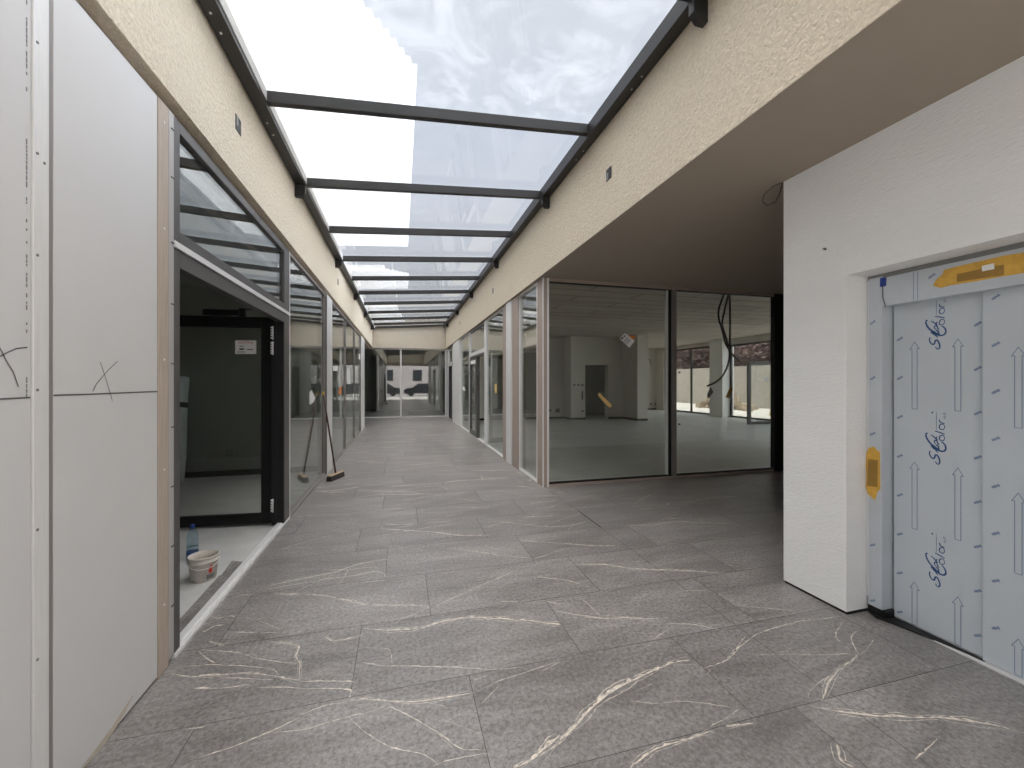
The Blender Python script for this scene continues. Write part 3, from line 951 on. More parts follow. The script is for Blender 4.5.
# ------------------------------------------------------------------ skylight
sk = empty('skylight', (0.4, 9.3, 3.7), 'long glazed skylight with dark steel bars over the arcade', 'skylight')
ZLb, ZRb = 3.752, 3.96          # underside at the left and right rails
XA, XB = FL + 0.005, FR - 0.005
SL = (ZRb - ZLb) / (XB - XA)


def zr(x):
    return ZLb + SL * (x - XA)


def slab(mb, x0, x1, y0, y1, lo, hi, m=0):
    mb.hexa([(x0, y0, zr(x0) + lo), (x1, y0, zr(x1) + lo), (x1, y1, zr(x1) + lo), (x0, y1, zr(x0) + lo)],
            [(x0, y0, zr(x0) + hi), (x1, y0, zr(x1) + hi), (x1, y1, zr(x1) + hi), (x0, y1, zr(x0) + hi)], m)
    return mb


YBAR = [0.75, 2.27, 3.79, 5.27, 6.79, 8.31, 9.83, 11.35, 12.86, 14.45, 15.95, 17.35]
slab(MB(), XA, XA + .10, 0.56, YE - .02, 0, 0.13).build('rail', 'dark', sk, bevel=.003)
slab(MB(), XB - .105, XB, 0.56, YE - .02, 0, 0.13).build('rail', 'dark', sk, bevel=.003)
MB().box(XA + .1005, XA + .106, .56, YE - .02, zr(XA) + .05, zr(XA) + .13).build('white_gasket', 'paper', sk)
for y in YBAR + [YE - .06]:
    slab(MB(), XA + .10, XB - .105, y - .03, y + .03, 0.03, .125).build('bar', 'dark', sk, bevel=.003)
edges = [0.56] + YBAR + [YE - .06]
for i, (a, b_) in enumerate(zip(edges[:-1], edges[1:])):
    slab(MB(), XA + .04, XB - .04, a + .004, b_ - .004, .132, .144).build('glass_pane', 'roofglass_dirty' if i == 2 else 'roofglass', sk)
for y in (2.27, 5.18, 8.15, 11.2, 14.1, 17.3):
    for xw, dr, zz in ((XA, 1, ZLb), (XB, -1, ZRb)):
        k = MB()
        xi = xw + dr * .105
        k.prism([(xw, y - .04, zz), (xi, y - .04, zz), (xi, y - .04, zz - .09), (xw + dr * .06, y - .04, zz - .14), (xw, y - .04, zz - .14)], (0, .05, 0))
        k.build('bracket', 'dark', sk)
for i, y in enumerate((2.9, 3.05, 4.0, 4.18)):
    MB().tube([(XA + .04, y, ZLb - .004), (XA + .04, y, ZLb + .004)], .008, 8).build('bolt_head', 'alu', sk)
    MB().tube([(XB - .04, y + .02, ZRb - .004), (XB - .04, y + .02, ZRb + .004)], .008, 8).build('bolt_head', 'alu', sk)

# corrugated translucent sheets lying above the left half of the glass
Z0S = zr(0) + .22


def corr_sheet(label, poly, base=0.0):
    """poly: list of (x_right at y) pairs; the sheet runs from the left edge to x_right"""
    mb = MB()
    p = 0.076
    y0, y1 = poly[0][1], poly[-1][1]
    n = int((y1 - y0) / p * 6)
    o = 0
    for i in range(n + 1):
        y = y0 + (y1 - y0) * i / n
        x = poly[0][0]
        for (xa, ya), (xb, yb) in zip(poly[:-1], poly[1:]):
            if ya <= y <= yb:
                x = xa + (xb - xa) * (y - ya) / max(1e-6, yb - ya)
        dz = .03 * math.sin(2 * math.pi * y / p)
        xl = -1.62
        for q in (0, 1):
            for xx in (xl, x):
                mb.v.append((xx, y, Z0S + base + SL * xx + dz + q * .002))
        if i:
            a = 4 * (i - 1); b_ = 4 * i
            for f_ in ((a, a + 1, b_ + 1, b_), (a + 2, b_ + 2, b_ + 3, a + 3), (a + 1, a + 3, b_ + 3, b_ + 1), (a, b_, b_ + 2, a + 2)):
                mb.f.append(list(f_)); mb.m.append(0); mb.sm.append(True)
    s_ = mb.build('corrugated_sheet', 'sheet', fix=False)
    return tag(s_, label, 'roofing sheet', 'corrugated sheets on the glass roof')


def rf(px, py):
    return on_roof(px, py, Z0S, SL)


A = rf(417, 69)
B = rf(409, 246)
C0 = rf(360, 0)
yy = sorted([C0[1], A[1]])
corr_sheet('large white corrugated sheet on the near skylight panes, cut askew at its near end',
           [(-0.9, 1.9), (C0[0], C0[1]), (A[0], A[1]), (A[0], B[1])])
D0, D1 = rf(384, 266), rf(408, 288)
corr_sheet('white corrugated sheet on the middle skylight panes, notched at one corner', [(D0[0], D0[1]), (D0[0] + .02, D0[1] + .3), (D1[0], D0[1] + .7), (D1[0], D1[1])])
E0, E1 = rf(395, 303), rf(405, 321)
corr_sheet('short white corrugated sheet on the skylight towards the arcade end', [(E0[0], E0[1]), (E1[0], E1[1])])

# ------------------------------------------------------------------ lift door
lift = empty('lift_door', (2.97, 1.35, 0), 'lift door and frame still wrapped in blue grey printed protective film', 'elevator door')
JX, DX, D2X = 2.95, 3.035, 3.015
fm = MB()
fm.box(JX, JX + .12, 1.915, 1.995, .055, 2.175)
fm.box(JX, JX + .12, 0.72, 0.80, .055, 2.175)
fm.build('frame_jamb', 'filmframe', lift, bevel=.002)
MB().box(JX, JX + .12, 0.80, 1.915, 1.985, 2.165).build('frame_header', 'filmframe', lift, bevel=.002)
MB().box(JX + .01, JX + .1, .64, 2.005, 2.165, 2.195).build('joint_foam', 'trap', lift)
MB().box(JX + .012, JX + .05, 1.995, 2.01, .1, 2.17).build('sealant_bead', 'paper', lift)
EDGE = onX(985, 480, DX)[0]
p1 = MB().box(DX, DX + .04, EDGE - .03, 1.905, .015, 1.99).build('door_panel', 'film', lift, bevel=.002)
p2 = MB().box(D2X, D2X + .018, .80, EDGE, .012, 1.99).build('door_panel', 'film', lift, bevel=.002)
MB().box(D2X - .03, DX + .05, .80, 1.91, 0, .008).build('sill', 'alu', lift)
g = MB()
pts = [(JX + .03, 2.005), (JX + .0, 1.99), (JX - .035, 1.93), (JX - .01, 1.86), (JX + .01, 1.80), (JX + .03, 1.70), (JX + .055, 1.55), (JX + .06, 1.47), (DX, 1.47), (DX, 2.0)]
g.prism([(x, y, .0035) for x, y in pts], (0, 0, .006))
g.box(JX + .005, DX, 1.90, 2.0, 0, .054)
g.build('torn_black_membrane', 'black', lift)

PRINT = {}


def film_pt(px, py, X):
    y, z = onX(px, py, X)
    return (X - .0012, y, z)


def arrow(mb, X, y, z0, z1, w):
    hw, hh = w * .95, .042
    x = X - .0012
    P = [(x, y + w / 2, z0), (x, y + w / 2, z1 - hh), (x, y + hw, z1 - hh - .004), (x, y, z1), (x, y - hw, z1 - hh - .004), (x, y - w / 2, z1 - hh), (x, y - w / 2, z0), (x, y + w / 2, z0)]
    for a, b_ in zip(P[:-1], P[1:]):
        mb.ribbon([a, b_], .0032, (1, 0, 0))


def dash(mb, X, y, z):
    x = X - .0012
    d = Vector((0, -.030, .020))
    for k in range(4):
        o_ = Vector((0, -.006 * 0, .0)) + d * (k / 4)
        a = Vector((x, y + .015, z - .010)) + o_
        mb.ribbon([a, a + d * .21], .011 + .003 * (k % 2), (1, 0, 0))


def logo_lines():
    S = []
    ell = lambda cx, cy, rx, ry: [(cx + rx * math.cos(t * math.pi / 8), cy + ry * math.sin(t * math.pi / 8)) for t in range(17)]
    S.append((9, [(150, 488), (141, 500), (144, 528), (160, 552), (180, 562), (190, 550), (197, 530), (212, 528), (230, 555), (240, 592), (230, 614), (212, 612), (198, 590)]))
    S.append((8, [(150, 440), (185, 465), (222, 505)]))
    S.append((7, [(172, 462), (205, 478)]))
    S.append((7, [(160, 420), (200, 452), (232, 478), (222, 446), (200, 430), (236, 448)]))
    S.append((7, [(205, 425), (188, 408), (190, 390), (204, 388), (218, 405), (222, 428), (236, 420)]))
    S.append((8, [(152, 335), (182, 352), (216, 388), (205, 372), (212, 352)]))
    S.append((10, [(124, 322), (112, 318), (106, 335), (112, 360), (132, 395), (165, 432), (205, 468), (245, 490), (280, 490), (297, 470), (292, 438), (272, 412), (256, 404)]))
    S.append((6, ell(260, 366, 25, 27)))
    S.append((7, [(192, 298), (240, 312), (286, 330)]))
    S.append((6, ell(260, 258, 25, 27)))
    S.append((6, [(236, 212), (262, 220), (286, 226)]))
    S.append((6, [(252, 217), (240, 205), (233, 188)]))
    S.append((2.5, [(206, 112), (206, 292)]))
    S.append((5, ell(168, 120, 5, 5)))
    S.append((3, [(274, 176), (291, 176), (291, 164)])); S.append((3, [(274, 158), (291, 158), (291, 146)]))
    S.append((3, [(276, 122), (274, 130), (280, 138), (288, 136), (291, 128), (289, 120)]))
    return S


def logo(mb, X, oy, oz):
    for w, pts in logo_lines():
        P = []
        for a, b_ in pts:
            x, y, z = film_pt(915 + a / 9.6, 400 + b_ / 9.6, X)
            P.append(Vector((x, y + oy, z + oz)))
        # smooth a little
        Q = [P[0]]
        for i in range(len(P) - 1):
            p0, p1_, p2_, p3 = P[max(i - 1, 0)], P[i], P[i + 1], P[min(i + 2, len(P) - 1)]
            for t in (.25, .5, .75, 1.0):
                Q.append(0.5 * ((2 * p1_) + (p2_ - p0) * t + (2 * p0 - 5 * p1_ + 4 * p2_ - p3) * t * t + (3 * p1_ - p0 - 3 * p2_ + p3) * t ** 3))
        ww = w / 9.6 * .0045 * 1.6
        mb.ribbon(Q, [ww * (.75 + .5 * math.sin(math.pi * i / max(1, len(Q) - 1))) for i in range(len(Q))], (1, 0, 0))


lg = MB()
zc = onX(940, 440, DX)[1]
for py in (325, 440, 563):
    z = onX(940, py, DX)[1]
    if py == 325:
        sub = MB(); logo(sub, DX, 0, z - zc + .003)
        lim = 1.985
        keep = [f_ for f_ in sub.f if max(sub.v[i][2] for i in f_) < lim]
        lg.add(sub.v, keep)
    else:
        logo(lg, DX, 0, z - zc)
lg.build('film_lettering', 'ink', p1, fix=False)
ar, ds = MB(), MB()
y1a, z1t = onX(914.7, 341.7, DX); z1b = onX(914.7, 409, DX)[1]; P1 = z1t - onX(914.7, 461.7, DX)[1]
y2a, z2t = onX(958, 338.7, DX); z2b = onX(958, 411, DX)[1]; P2 = z2t - onX(958, 467.7, DX)[1]
for k in range(4):
    if z1b - k * P1 > .02 or z1t - k * P1 > .1: arrow(ar, DX, y1a, max(.02, z1b - k * P1), z1t - k * P1, .026)
    if z2b - k * P2 > .02 or z2t - k * P2 > .1: arrow(ar, DX, y2a, max(.02, z2b - k * P2), z2t - k * P2, .026)
for px, py, st_ in ((900, 339, 39), (978, 324, 44.5)):
    Y = onX(px, py, DX)[0]
    for k in range(-1, 9):
        z = onX(px, py + k * st_, DX)[1]
        if .04 < z < 1.96: dash(ds, DX, Y, z)
ar.build('film_arrows', 'inkpale', p1, fix=False)
ds.build('film_marks', 'inkpale', p1, fix=False)
ar, ds = MB(), MB()
y3, zt = onX(1018.5, 347, D2X); zb = onX(1018.5, 428, D2X)[1]; P3 = zt - onX(1018.5, 493, D2X)[1]
for k in range(4):
    if zt - k * P3 > .1: arrow(ar, D2X, y3, max(.02, zb - k * P3), zt - k * P3, .026)
for k in range(0, 9):
    Y, z = onX(996, 297 + k * 47.3, D2X)
    if .04 < z < 1.96:
        dash(ds, D2X, Y, z); dash(ds, D2X, Y - .42, z - .03)
ar.build('film_arrows', 'inkpale', p2, fix=False)
ds.build('film_marks', 'inkpale', p2, fix=False)
hm = MB()
for px in (913.6, 917.8):
    a = onX(px, 277, JX)[0]
    hm.ribbon([(JX - .001, a, 1.99), (JX - .001, a, 2.16)], .003, (1, 0, 0))
Y, z = onX(932, 276, JX); dash(hm, JX, Y, z)
for k in range(6):
    dash(hm, JX, 1.968, 1.84 - k * .36 + .05)
hm.build('film_marks', 'inkpale', lift, fix=False)


def patch(name, label, X, pix, mats, cat='tape', extra=None, th=.002, par=None):
    P = [(X, *onX(px, py, X)) for px, py in pix]
    o_ = MB().prism(P, (-th, 0, 0)).build(name, mats, par)
    if par is None:
        tag(o_, label, cat)
    return o_


t1 = patch('tape_patch', 'ragged yellow tape over the call button on the lift frame', JX - .0008,
           [(867, 452), (869, 448), (874, 446.5), (877, 450), (880, 452), (880, 470), (880.5, 489), (877.5, 492), (876.5, 496), (875, 500.5), (871.5, 497), (868, 494), (865.8, 486), (867, 478), (866, 465)], 'yellow')
patch('button_slot', None, JX - .0028, [(868, 459), (878, 460), (877.5, 487), (867.5, 486)], 'brown_slot', th=.001, par=t1)
t2 = patch('tape_patch', 'long yellow tape over the display on the lift header', JX - .0008,
           [(933, 286), (936, 280), (943, 274), (944, 270), (955, 267), (985, 260), (1005, 255.5), (1024, 252.5), (1040, 249), (1044, 264), (1024, 273), (1000, 277), (975, 281.5), (950, 285.5), (941, 288)], 'yellow')
patch('display_slot', None, JX - .0028, [(957, 274), (1004, 264.5), (1004, 275), (957, 282)], 'brown_slot', th=.001, par=t2)
patch('torn_paper', None, JX - .0045, [(982, 266), (994, 263), (994.5, 269), (982, 271.5)], 'paper', th=.0006, par=t2)
bt = patch('tape_tag', 'small blue tape tag at the upper corner of the lift frame', JX - .0012, [(880.3, 278), (886.5, 277.5), (886, 286), (880, 287)], 'blue', 'tape')
MB().tube([(JX - .004, *onX(883, 285, JX)), (JX - .006, *onX(883.5, 297, JX)), (JX - .004, *onX(886, 307, JX))], .0025, 6).build('tail', 'print', bt)

# ------------------------------------------------------------------ small things on the plaster
for (px, py, lab) in ((238, 125, 'dark square junction box hole in the left plaster band, nearer one'), (338, 282, 'tiny junction box hole in the left plaster band, farther one')):
    y, z = onX(px, py, FL)
    o = empty('junction_box', (FL, y, z), lab, 'junction box', 'junction boxes in the left band')
    MB().box(FL, FL + .004, y - .05, y + .05, z - .055, z + .055).build('box', 'socket', o)
    MB().box(FL + .004, FL + .007, y - .045, y - .012, z - .02, z + .05).build('cable_end', 'trap', o)
for (px, py, lab) in ((609, 174, 'dark junction box hole in the right plaster band, nearest of three'), (493, 291, 'junction box hole in the right plaster band, middle of three'), (460, 323, 'junction box hole in the right plaster band, farthest of three')):
    y, z = onX(px, py, FR)
    o = empty('junction_box', (FR, y, z), lab, 'junction box', 'junction boxes in the right band')
    MB().box(FR - .004, FR, y - .05, y + .05, z - .055, z + .055).build('box', 'socket', o)
    MB().box(FR - .007, FR - .004, y + .005, y + .04, z - .05, z + .02).build('cable_end', 'trap', o)
W = [(293, 548), (265, 560), (240, 585), (235, 605), (250, 617), (275, 605), (288, 580), (296, 545)]
pts = []
for a, b_ in W:
    x, z = onY(684 + a / 3, b_ / 3, 2.475)
    pts.append((x, 2.475, z))
tag(MB().tube(pts, .0035, 6).build('wire_loop', 'rubber'), 'thin dark wire loop hanging at the top corner of the white lift wall', 'wire')
y, z = onX(825.5, 249, XE)
o = empty('wall_anchor', (XE, y, z), 'small dark screw anchor high on the white lift wall', 'screw')
MB().tube([(XE, y, z), (XE - .018, y, z)], .008, 8).build('plug', 'trap', o)
MB().tube([(XE - .01, y, z), (XE - .02, y - .012, z - .012)], .003, 6).build('screw', 'print', o)

# ------------------------------------------------------------------ broom leaning on the left glass
hx, hy = -0.985, 6.93
ax = Vector((0.10, 0.235, 0)).normalized()
ay = Vector((-ax.y, ax.x, 0))
br = empty('broom', (hx, hy, 0), 'broom with dark bristles leaning against the left glass', 'broom')


def obox(mb, c, hl, hw0, hw1, z0, z1):
    c = Vector((c[0], c[1], 0))
    bot = [c + ax * a * hl + ay * b_ * hw0 + Vector((0, 0, z0)) for a, b_ in ((-1, -1), (1, -1), (1, 1), (-1, 1))]
    top = [c + ax * a * hl + ay * b_ * hw1 + Vector((0, 0, z1)) for a, b_ in ((-1, -1), (1, -1), (1, 1), (-1, 1))]
    return mb.hexa(bot, top)


obox(MB(), (hx, hy), .185, .045, .032, 0.0, .074).build('bristles', 'bristle', br)
obox(MB(), (hx, hy), .185, .034, .028, .074, .092).build('head', 'broomwood', br, bevel=.006)
top = Vector((XL + .012, 7.0, 1.36))
base = Vector((hx, hy, .088))
MB().tube([base, base.lerp(top, .96)], .0125, 10).build('handle', 'handle', br)
MB().tube([base.lerp(top, .957), top], .014, 10).build('handle_tip', 'yellow', br)

# ------------------------------------------------------------------ bucket, bottle, offcuts by the threshold
bx, by = gr(201, 586); by += .08; bx -= .035; by += .05
bk = empty('bucket', (bx, by, 0), 'plaster smeared white bucket on the dusty floor inside the open door', 'bucket')
bk.scale = (.9, .9, .9)
MB().lathe([(0.0, .0), (.086, .0), (.09, .006), (.104, .15), (.108, .152), (.109, .165), (.1045, .167), (.1075, .192), (.112, .196), (.112, .204), (.105, .205), (.1005, .16), (.086, .012), (0, .010)], (bx, by, 0), 36).build('body', 'bucket', bk)
a_ = math.atan2(0 - by, 0 - bx)
pr = MB()
pr.lathe([(.0985, .07), (.1025, .12)], (bx, by, 0), 5, 0, a_ + .35, a_ + .62)
pr.lathe([(.1025, .10), (.1045, .135)], (bx, by, 0), 5, 0, a_ + .45, a_ + .6)
pr.build('red_print', 'red', bk, fix=False)
MB().lathe([(.0925, .02), (.0975, .06)], (bx, by, 0), 6, 0, a_ + .2, a_ + .8).build('dark_print', 'trap', bk, fix=False)
hd = []
for i in range(13):
    t = math.pi * i / 12
    w = a_ - math.pi / 2 + t
    hd.append((bx + .114 * math.cos(w), by + .114 * math.sin(w), .165 - .05 * math.sin(t)))
MB().tube(hd, .0025, 6).build('bail_handle', 'steel', bk)
px_, py_ = gr(192.5, 559)
bo = empty('water_bottle', (px_, py_, 0), 'clear plastic water bottle with a blue cap standing behind the bucket', 'bottle')
MB().lathe([(0, .004), (.034, .0), (.042, .012), (.042, .06), (.040, .066), (.042, .072), (.042, .135), (.038, .145), (.042, .155), (.042, .19), (.035, .225), (.02, .255), (.0145, .263), (.0145, .275)], (px_, py_, 0), 28).build('body', 'bottle', bo)
MB().lathe([(0, .006), (.033, .004), (.040, .013), (.040, .105), (0, .105)], (px_, py_, 0), 28).build('water', 'water', bo)
MB().lathe([(.0428, .02), (.0428, .07)], (px_, py_, 0), 28).build('paper_label', 'bluelabel', bo)
MB().lathe([(0, .295), (.014, .294), (.0165, .29), (.0165, .266), (.0145, .264)], (px_, py_, 0), 20).build('cap', 'blue', bo)
for (ya, yb, lab) in ((2.72, 3.62, 'long grey tile offcut lying along the inside of the door threshold'), (3.63, 3.86, 'short tilted tile offcut by the door threshold')):
    k = MB()
    lift_ = .012 if ya > 3 else 0.0
    k.hexa([(-1.34, ya, 0), (-1.262, ya, 0), (-1.262, yb, lift_ * 0), (-1.34, yb, 0)], [(-1.34, ya, .012), (-1.262, ya, .012), (-1.262, yb, .012 + lift_), (-1.34, yb, .03 + lift_)])
    tag(k.build('tile_offcut', 'tile'), lab, 'tile', 'tile offcuts by the threshold')

# ------------------------------------------------------------------ inside the dark left room
x_, z_ = onY(187, 378, 6.9)
fo = empty('wrapped_roll', (x_ - .35, 7.1, 0), 'foil wrapped roll leaning in the dark room behind the open door leaf', 'roll')
topp = Vector((x_ - .30, 7.3, z_)); bot = Vector((onY(178, 470, 7.0)[0], 7.0, .06))
MB().tube([bot, bot.lerp(topp, .25), bot.lerp(topp, .5), bot.lerp(topp, .8), topp], [.07, .10, .11, .125, .15], 16).build('foil', 'foil', fo)
c_ = bot.lerp(topp, .70)
MB().tube([c_, bot.lerp(topp, .75)], [.128, .13], 16).build('band', 'black', fo)
x_, z_ = onY(229.5, 453, 7.59)
so = empty('wall_socket', (x_, 7.6, z_), 'grey wall socket low on the back wall of the dark left room', 'socket')
MB().box(x_ - .05, x_ + .05, 7.588, 7.6, z_ - .05, z_ + .05).build('plate', 'trap', so, bevel=.004)
MB().tube([(x_, 7.589, z_), (x_, 7.584, z_)], .022, 12).build('insert', 'shopwall', so)
# paper label on the open leaf


def leaf_pt(px, py, d=-.0075):
    dx, dy, dz = ray(px, py)
    # leaf plane through lp(0), lp(1)
    (x0, y0), (x1, y1) = lp(0), lp(1)
    nx, ny = -(y1 - y0), (x1 - x0)
    t = (nx * x0 + ny * y0) / (nx * dx + ny * dy)
    return Vector((dx * t, dy * t + d, H + dz * t))


P = [leaf_pt(*q) for q in ((235.5, 354), (256.5, 354), (256.5, 340.5), (235.5, 340.5))]
lbl = MB().prism(P, (0, -.0008, 0)).build('glass_label', 'paper')
tag(lbl, 'white paper label with red heading on the glass of the open door', 'label')
u = (P[1] - P[0]); v = (P[3] - P[0])
o_ = P[0] + Vector((0, -.0016, 0))
text_mesh('FINSTRAL', v.length * .25, 'red_heading', 'red', lbl, o_ + u * .13 + v * .76, u.normalized(), v.normalized())
pm = MB()
for (a, b_, c, d) in ((.2, .42, .3, .42), (.08, .5, .12, .17), (.2, .4, .55, .6), (.55, .85, .3, .36)):
    pm.add([o_ + u * a + v * c, o_ + u * b_ + v * c, o_ + u * b_ + v * d, o_ + u * a + v * d], [(0, 1, 2, 3)])
pm.build('small_print', 'print', lbl, fix=False)

# ------------------------------------------------------------------ papers and tape on the corner shop glass
YF = YS + .0292


def on_pane(pix, y=YF):
    return [Vector((onY(px, py, y)[0], y, onY(px, py, y)[1])) for px, py in pix]


P = on_pane([(619.5, 338.5), (629.3, 347.8), (635, 340.5), (625, 333)])
ls = MB().prism(P, (0, -.0008, 0)).build('glass_label', 'paper')
tag(ls, 'tilted white printed label stuck on the near pane of the corner shop', 'label')
u = P[1] - P[0]; v = P[3] - P[0]; o_ = P[0] + Vector((0, -.0014, 0))
pm = MB()
for (a, b_, c, d) in ((.05, .2, .1, .4), (.1, .2, .5, .8), (.35, .40, .1, .9), (.5, .54, .1, .85), (.62, .66, .1, .9)):
    pm.add([o_ + u * a + v * c, o_ + u * b_ + v * c, o_ + u * b_ + v * d, o_ + u * a + v * d], [(0, 1, 2, 3)])
pm.build('small_print', 'print', ls, fix=False)
P2_ = on_pane([(629.3, 336.4), (634, 340.2), (635.6, 336.8), (631.5, 335)])
MB().prism(P2_, (0, -.001, 0)).build('orange_corner', 'orange', ls)


def strip(name, label, pix, m, cat='tape'):
    o_ = MB().prism(on_pane(pix), (0, -.0015, 0)).build(name, m)
    return tag(o_, label, cat)


strip('tape_strip', 'slanting yellow tape strip on the near pane in front of the dark doorway', [(597.5, 395), (599.5, 392.8), (612, 405), (611, 408), (608, 406.5)], 'ladder')
strip('tape_strip', 'short slanting brown tape strip on the second pane by the shop window', [(725.5, 397), (728.8, 398.5), (733, 388), (731.5, 386.5), (729, 389.5)], 'brown_slot')
strip('tape_scrap', 'pale grey torn tape scrap at the end of the hanging cable', [(707, 395), (710.5, 386.5), (713.5, 392), (708, 399)], 'trap')
strip('glass_mark', 'small dark dot sticker low on the second pane', [(678.6, 423.4), (680.2, 423.4), (680.2, 425), (678.6, 425)], 'print', 'sticker')
strip('glass_mark', 'small dark dot sticker at eye level on the second pane', [(678.6, 371.5), (680.2, 371.5), (680.2, 373.3), (678.6, 373.3)], 'print', 'sticker')
# left glass stickers


def strip_x(name, label, pix, m, X, cat='label'):
    P = [(X, *onX(px, py, X)) for px, py in pix]
    return tag(MB().prism(P, (.0012 if X < 0 else -.0012, 0, 0)).build(name, m), label, cat)


XGL = XG + .0065
XGR = XR + .0235
strip_x('glass_label', 'white paper scrap on the left glass beside the broom handle', [(309.5, 405), (309.5, 392), (311.5, 390), (315, 398), (313.5, 402)], 'paper', XGL)
strip_x('glass_label', 'white square label on the left glass past the silver pilaster', [(333, 371), (333, 366), (337.5, 366), (337.5, 371)], 'paper', XGL)
strip_x('glass_label', 'long white label on the middle pane of the left row', [(347, 384), (347, 367.5), (350, 367.5), (350.5, 384)], 'paper', XGL)
strip_x('tape_strip', 'orange tape on the left glass past the silver pilaster', [(338.5, 394), (340, 386.5), (342, 387), (341, 395)], 'orange', XGL, 'tape')
strip_x('glass_label', 'small white label on the last pane of the left row', [(352.7, 400), (352.7, 394), (354.8, 393), (355, 399.5)], 'paper', XGL)
strip_x('glass_label', 'white round label high on the last pane of the left row', [(358.5, 358.5), (359, 354.5), (360.6, 353), (361.4, 358), (360, 360)], 'paper', XGL)
strip_x('tape_strip', 'upright yellow tape on the pane before the right hand door', [(494.8, 392.5), (494.8, 384), (496.8, 383.5), (496.8, 393.5)], 'ladder', XGR, 'tape')
strip_x('glass_label', 'white curl of paper on the pane beyond the right hand door', [(463, 390), (462.6, 386.5), (464.2, 387), (465.4, 391)], 'paper', XGR)

# ------------------------------------------------------------------ hanging cables
CZ = lambda pts, y: [(onY(640 + a / 4.8, 270 + b_ / 4.8, y)[0], y, onY(640 + a / 4.8, 270 + b_ / 4.8, y)[1]) for a, b_ in pts]


def smooth(P):
    P = [Vector(p) for p in P]
    Q = [P[0]]
    for i in range(len(P) - 1):
        p0, p1_, p2_, p3 = P[max(i - 1, 0)], P[i], P[i + 1], P[min(i + 2, len(P) - 1)]
        for t in (.25, .5, .75, 1.0):
            Q.append(0.5 * ((2 * p1_) + (p2_ - p0) * t + (2 * p0 - 5 * p1_ + 4 * p2_ - p3) * t * t + (3 * p1_ - p0 - 3 * p2_ + p3) * t ** 3))
    return Q


for y, pts, lab in ((6.9, [(405, 112), (380, 180), (378, 230), (395, 290), (410, 350), (440, 400), (475, 437)], 'black cable hanging in the corner shop, ending in a short hook to the right'),
                    (6.98, [(425, 112), (405, 200), (395, 260), (415, 330), (430, 400), (420, 460), (395, 510), (360, 540), (322, 557)], 'longest black cable in the corner shop, its end swinging out to the left'),
                    (7.05, [(430, 112), (432, 200), (432, 300), (431, 380)], 'straight short black cable hanging beside the two curled ones')):
    P = CZ(pts, y)
    P = [(P[0][0] + .0, y, ZC)] + P
    tag(MB().tube(smooth(P), .018, 8).build('hanging_cable', 'rubber'), lab, 'cable', 'cables hanging from the shop ceiling')

# sockets and switches on the shop back wall


def box_on(px, py, w, h, y, name, label, cat='socket', m='socket', group=None):
    x, z = onY(px, py, y)
    o_ = empty(name, (x, y, z), label, cat, group)
    MB().box(x - w / 2, x + w / 2, y - .012, y, z - h / 2, z + h / 2).build('plate', m, o_)
    MB().box(x - w / 4, x + w / 4, y - .016, y - .012, z - h / 4, z + h / 4).build('insert', 'print', o_)


for px, lab in ((574.3, 'square switch box left of the dark doorway, first of three'), (578.4, 'square switch box left of the dark doorway, middle of three'), (582.3, 'square switch box left of the dark doorway, closest to the doorway')):
    box_on(px, 385, .085, .085, 15.5, 'switch_box', lab, 'switch', group='switch boxes by the doorway')
box_on(582.3, 395.5, .075, .34, 15.5, 'meter_slot', 'tall dark slot in the wall below the switch boxes', 'wall slot')
box_on(582.3, 411, .085, .085, 15.5, 'wall_socket', 'socket box low on the wall beside the dark doorway')
box_on(557.5, 410.5, .19, .16, 16.2, 'floor_socket', 'dark double socket box low in the left corner of the shop')
box_on(550.2, 410.5, .08, .08, 16.2, 'wall_socket', 'small dark socket box beside the corner post view')
box_on(651, 404, .11, .11, 20.2, 'wall_socket', 'left socket box on the bright far wall of the shop')
box_on(655.3, 404, .11, .11, 20.2, 'wall_socket', 'right socket box on the bright far wall of the shop')
P = smooth([(onY(px, py, 20.15)[0], 20.15, onY(px, py, 20.15)[1]) for px, py in ((648.3, 359), (650, 360), (651, 363), (650.8, 366))])
tag(MB().tube(P, .02, 6).build('wall_cable', 'rubber'), 'short black cable curling from the bright far wall', 'cable')

# open glazed door of the window wall, swung into the shop
a = Vector((*gr(747.5, 425), 0)); b_ = Vector((*gr(774, 424.5), 0))
dl = empty('glazed_door', tuple(b_), 'glazed door leaf swung open into the shop beside the yard window', 'door')
t = (b_ - a); L = t.length; t.normalize(); nrm = Vector((-t.y, t.x, 0))
zt = H + (HZ - 361.5) * ((a.x * SN + a.y * CS) / F)


def dlb(mb, s0, s1, z0, z1, d=.035):
    q = [a + t * s0 - nrm * d, a + t * s1 - nrm * d, a + t * s1 + nrm * d, a + t * s0 + nrm * d]
    return mb.hexa([p + Vector((0, 0, z0)) for p in q], [p + Vector((0, 0, z1)) for p in q])


m_ = MB()
for s0, s1, z0, z1 in ((0, .12, .02, zt), (L - .1, L, .02, zt), (.12, L - .1, .02, .12), (.12, L - .1, zt - .12, zt)):
    dlb(m_, s0, s1, z0, z1)
m_.build('leaf_frame', 'frame', dl)
dlb(MB(), .12, L - .1, .12, zt - .12, .006).build('leaf_pane', 'clear', dl)
pp = MB(); dlb(pp, L * .62, L * .8, 1.55, 1.72, .009); pp.build('paper_label', 'paper', dl)

# ------------------------------------------------------------------ the yard outside the shop windows
struct('ground', MB().box(14.05, 60, -4, 60, -.25, -.03), 'asphalt', 'pale dusty yard outside the shop windows')
struct('wall_yard', MB().box(21.0, 21.5, 0, 45, -.1, 2.55), 'stone', 'old stone wall across the yard')


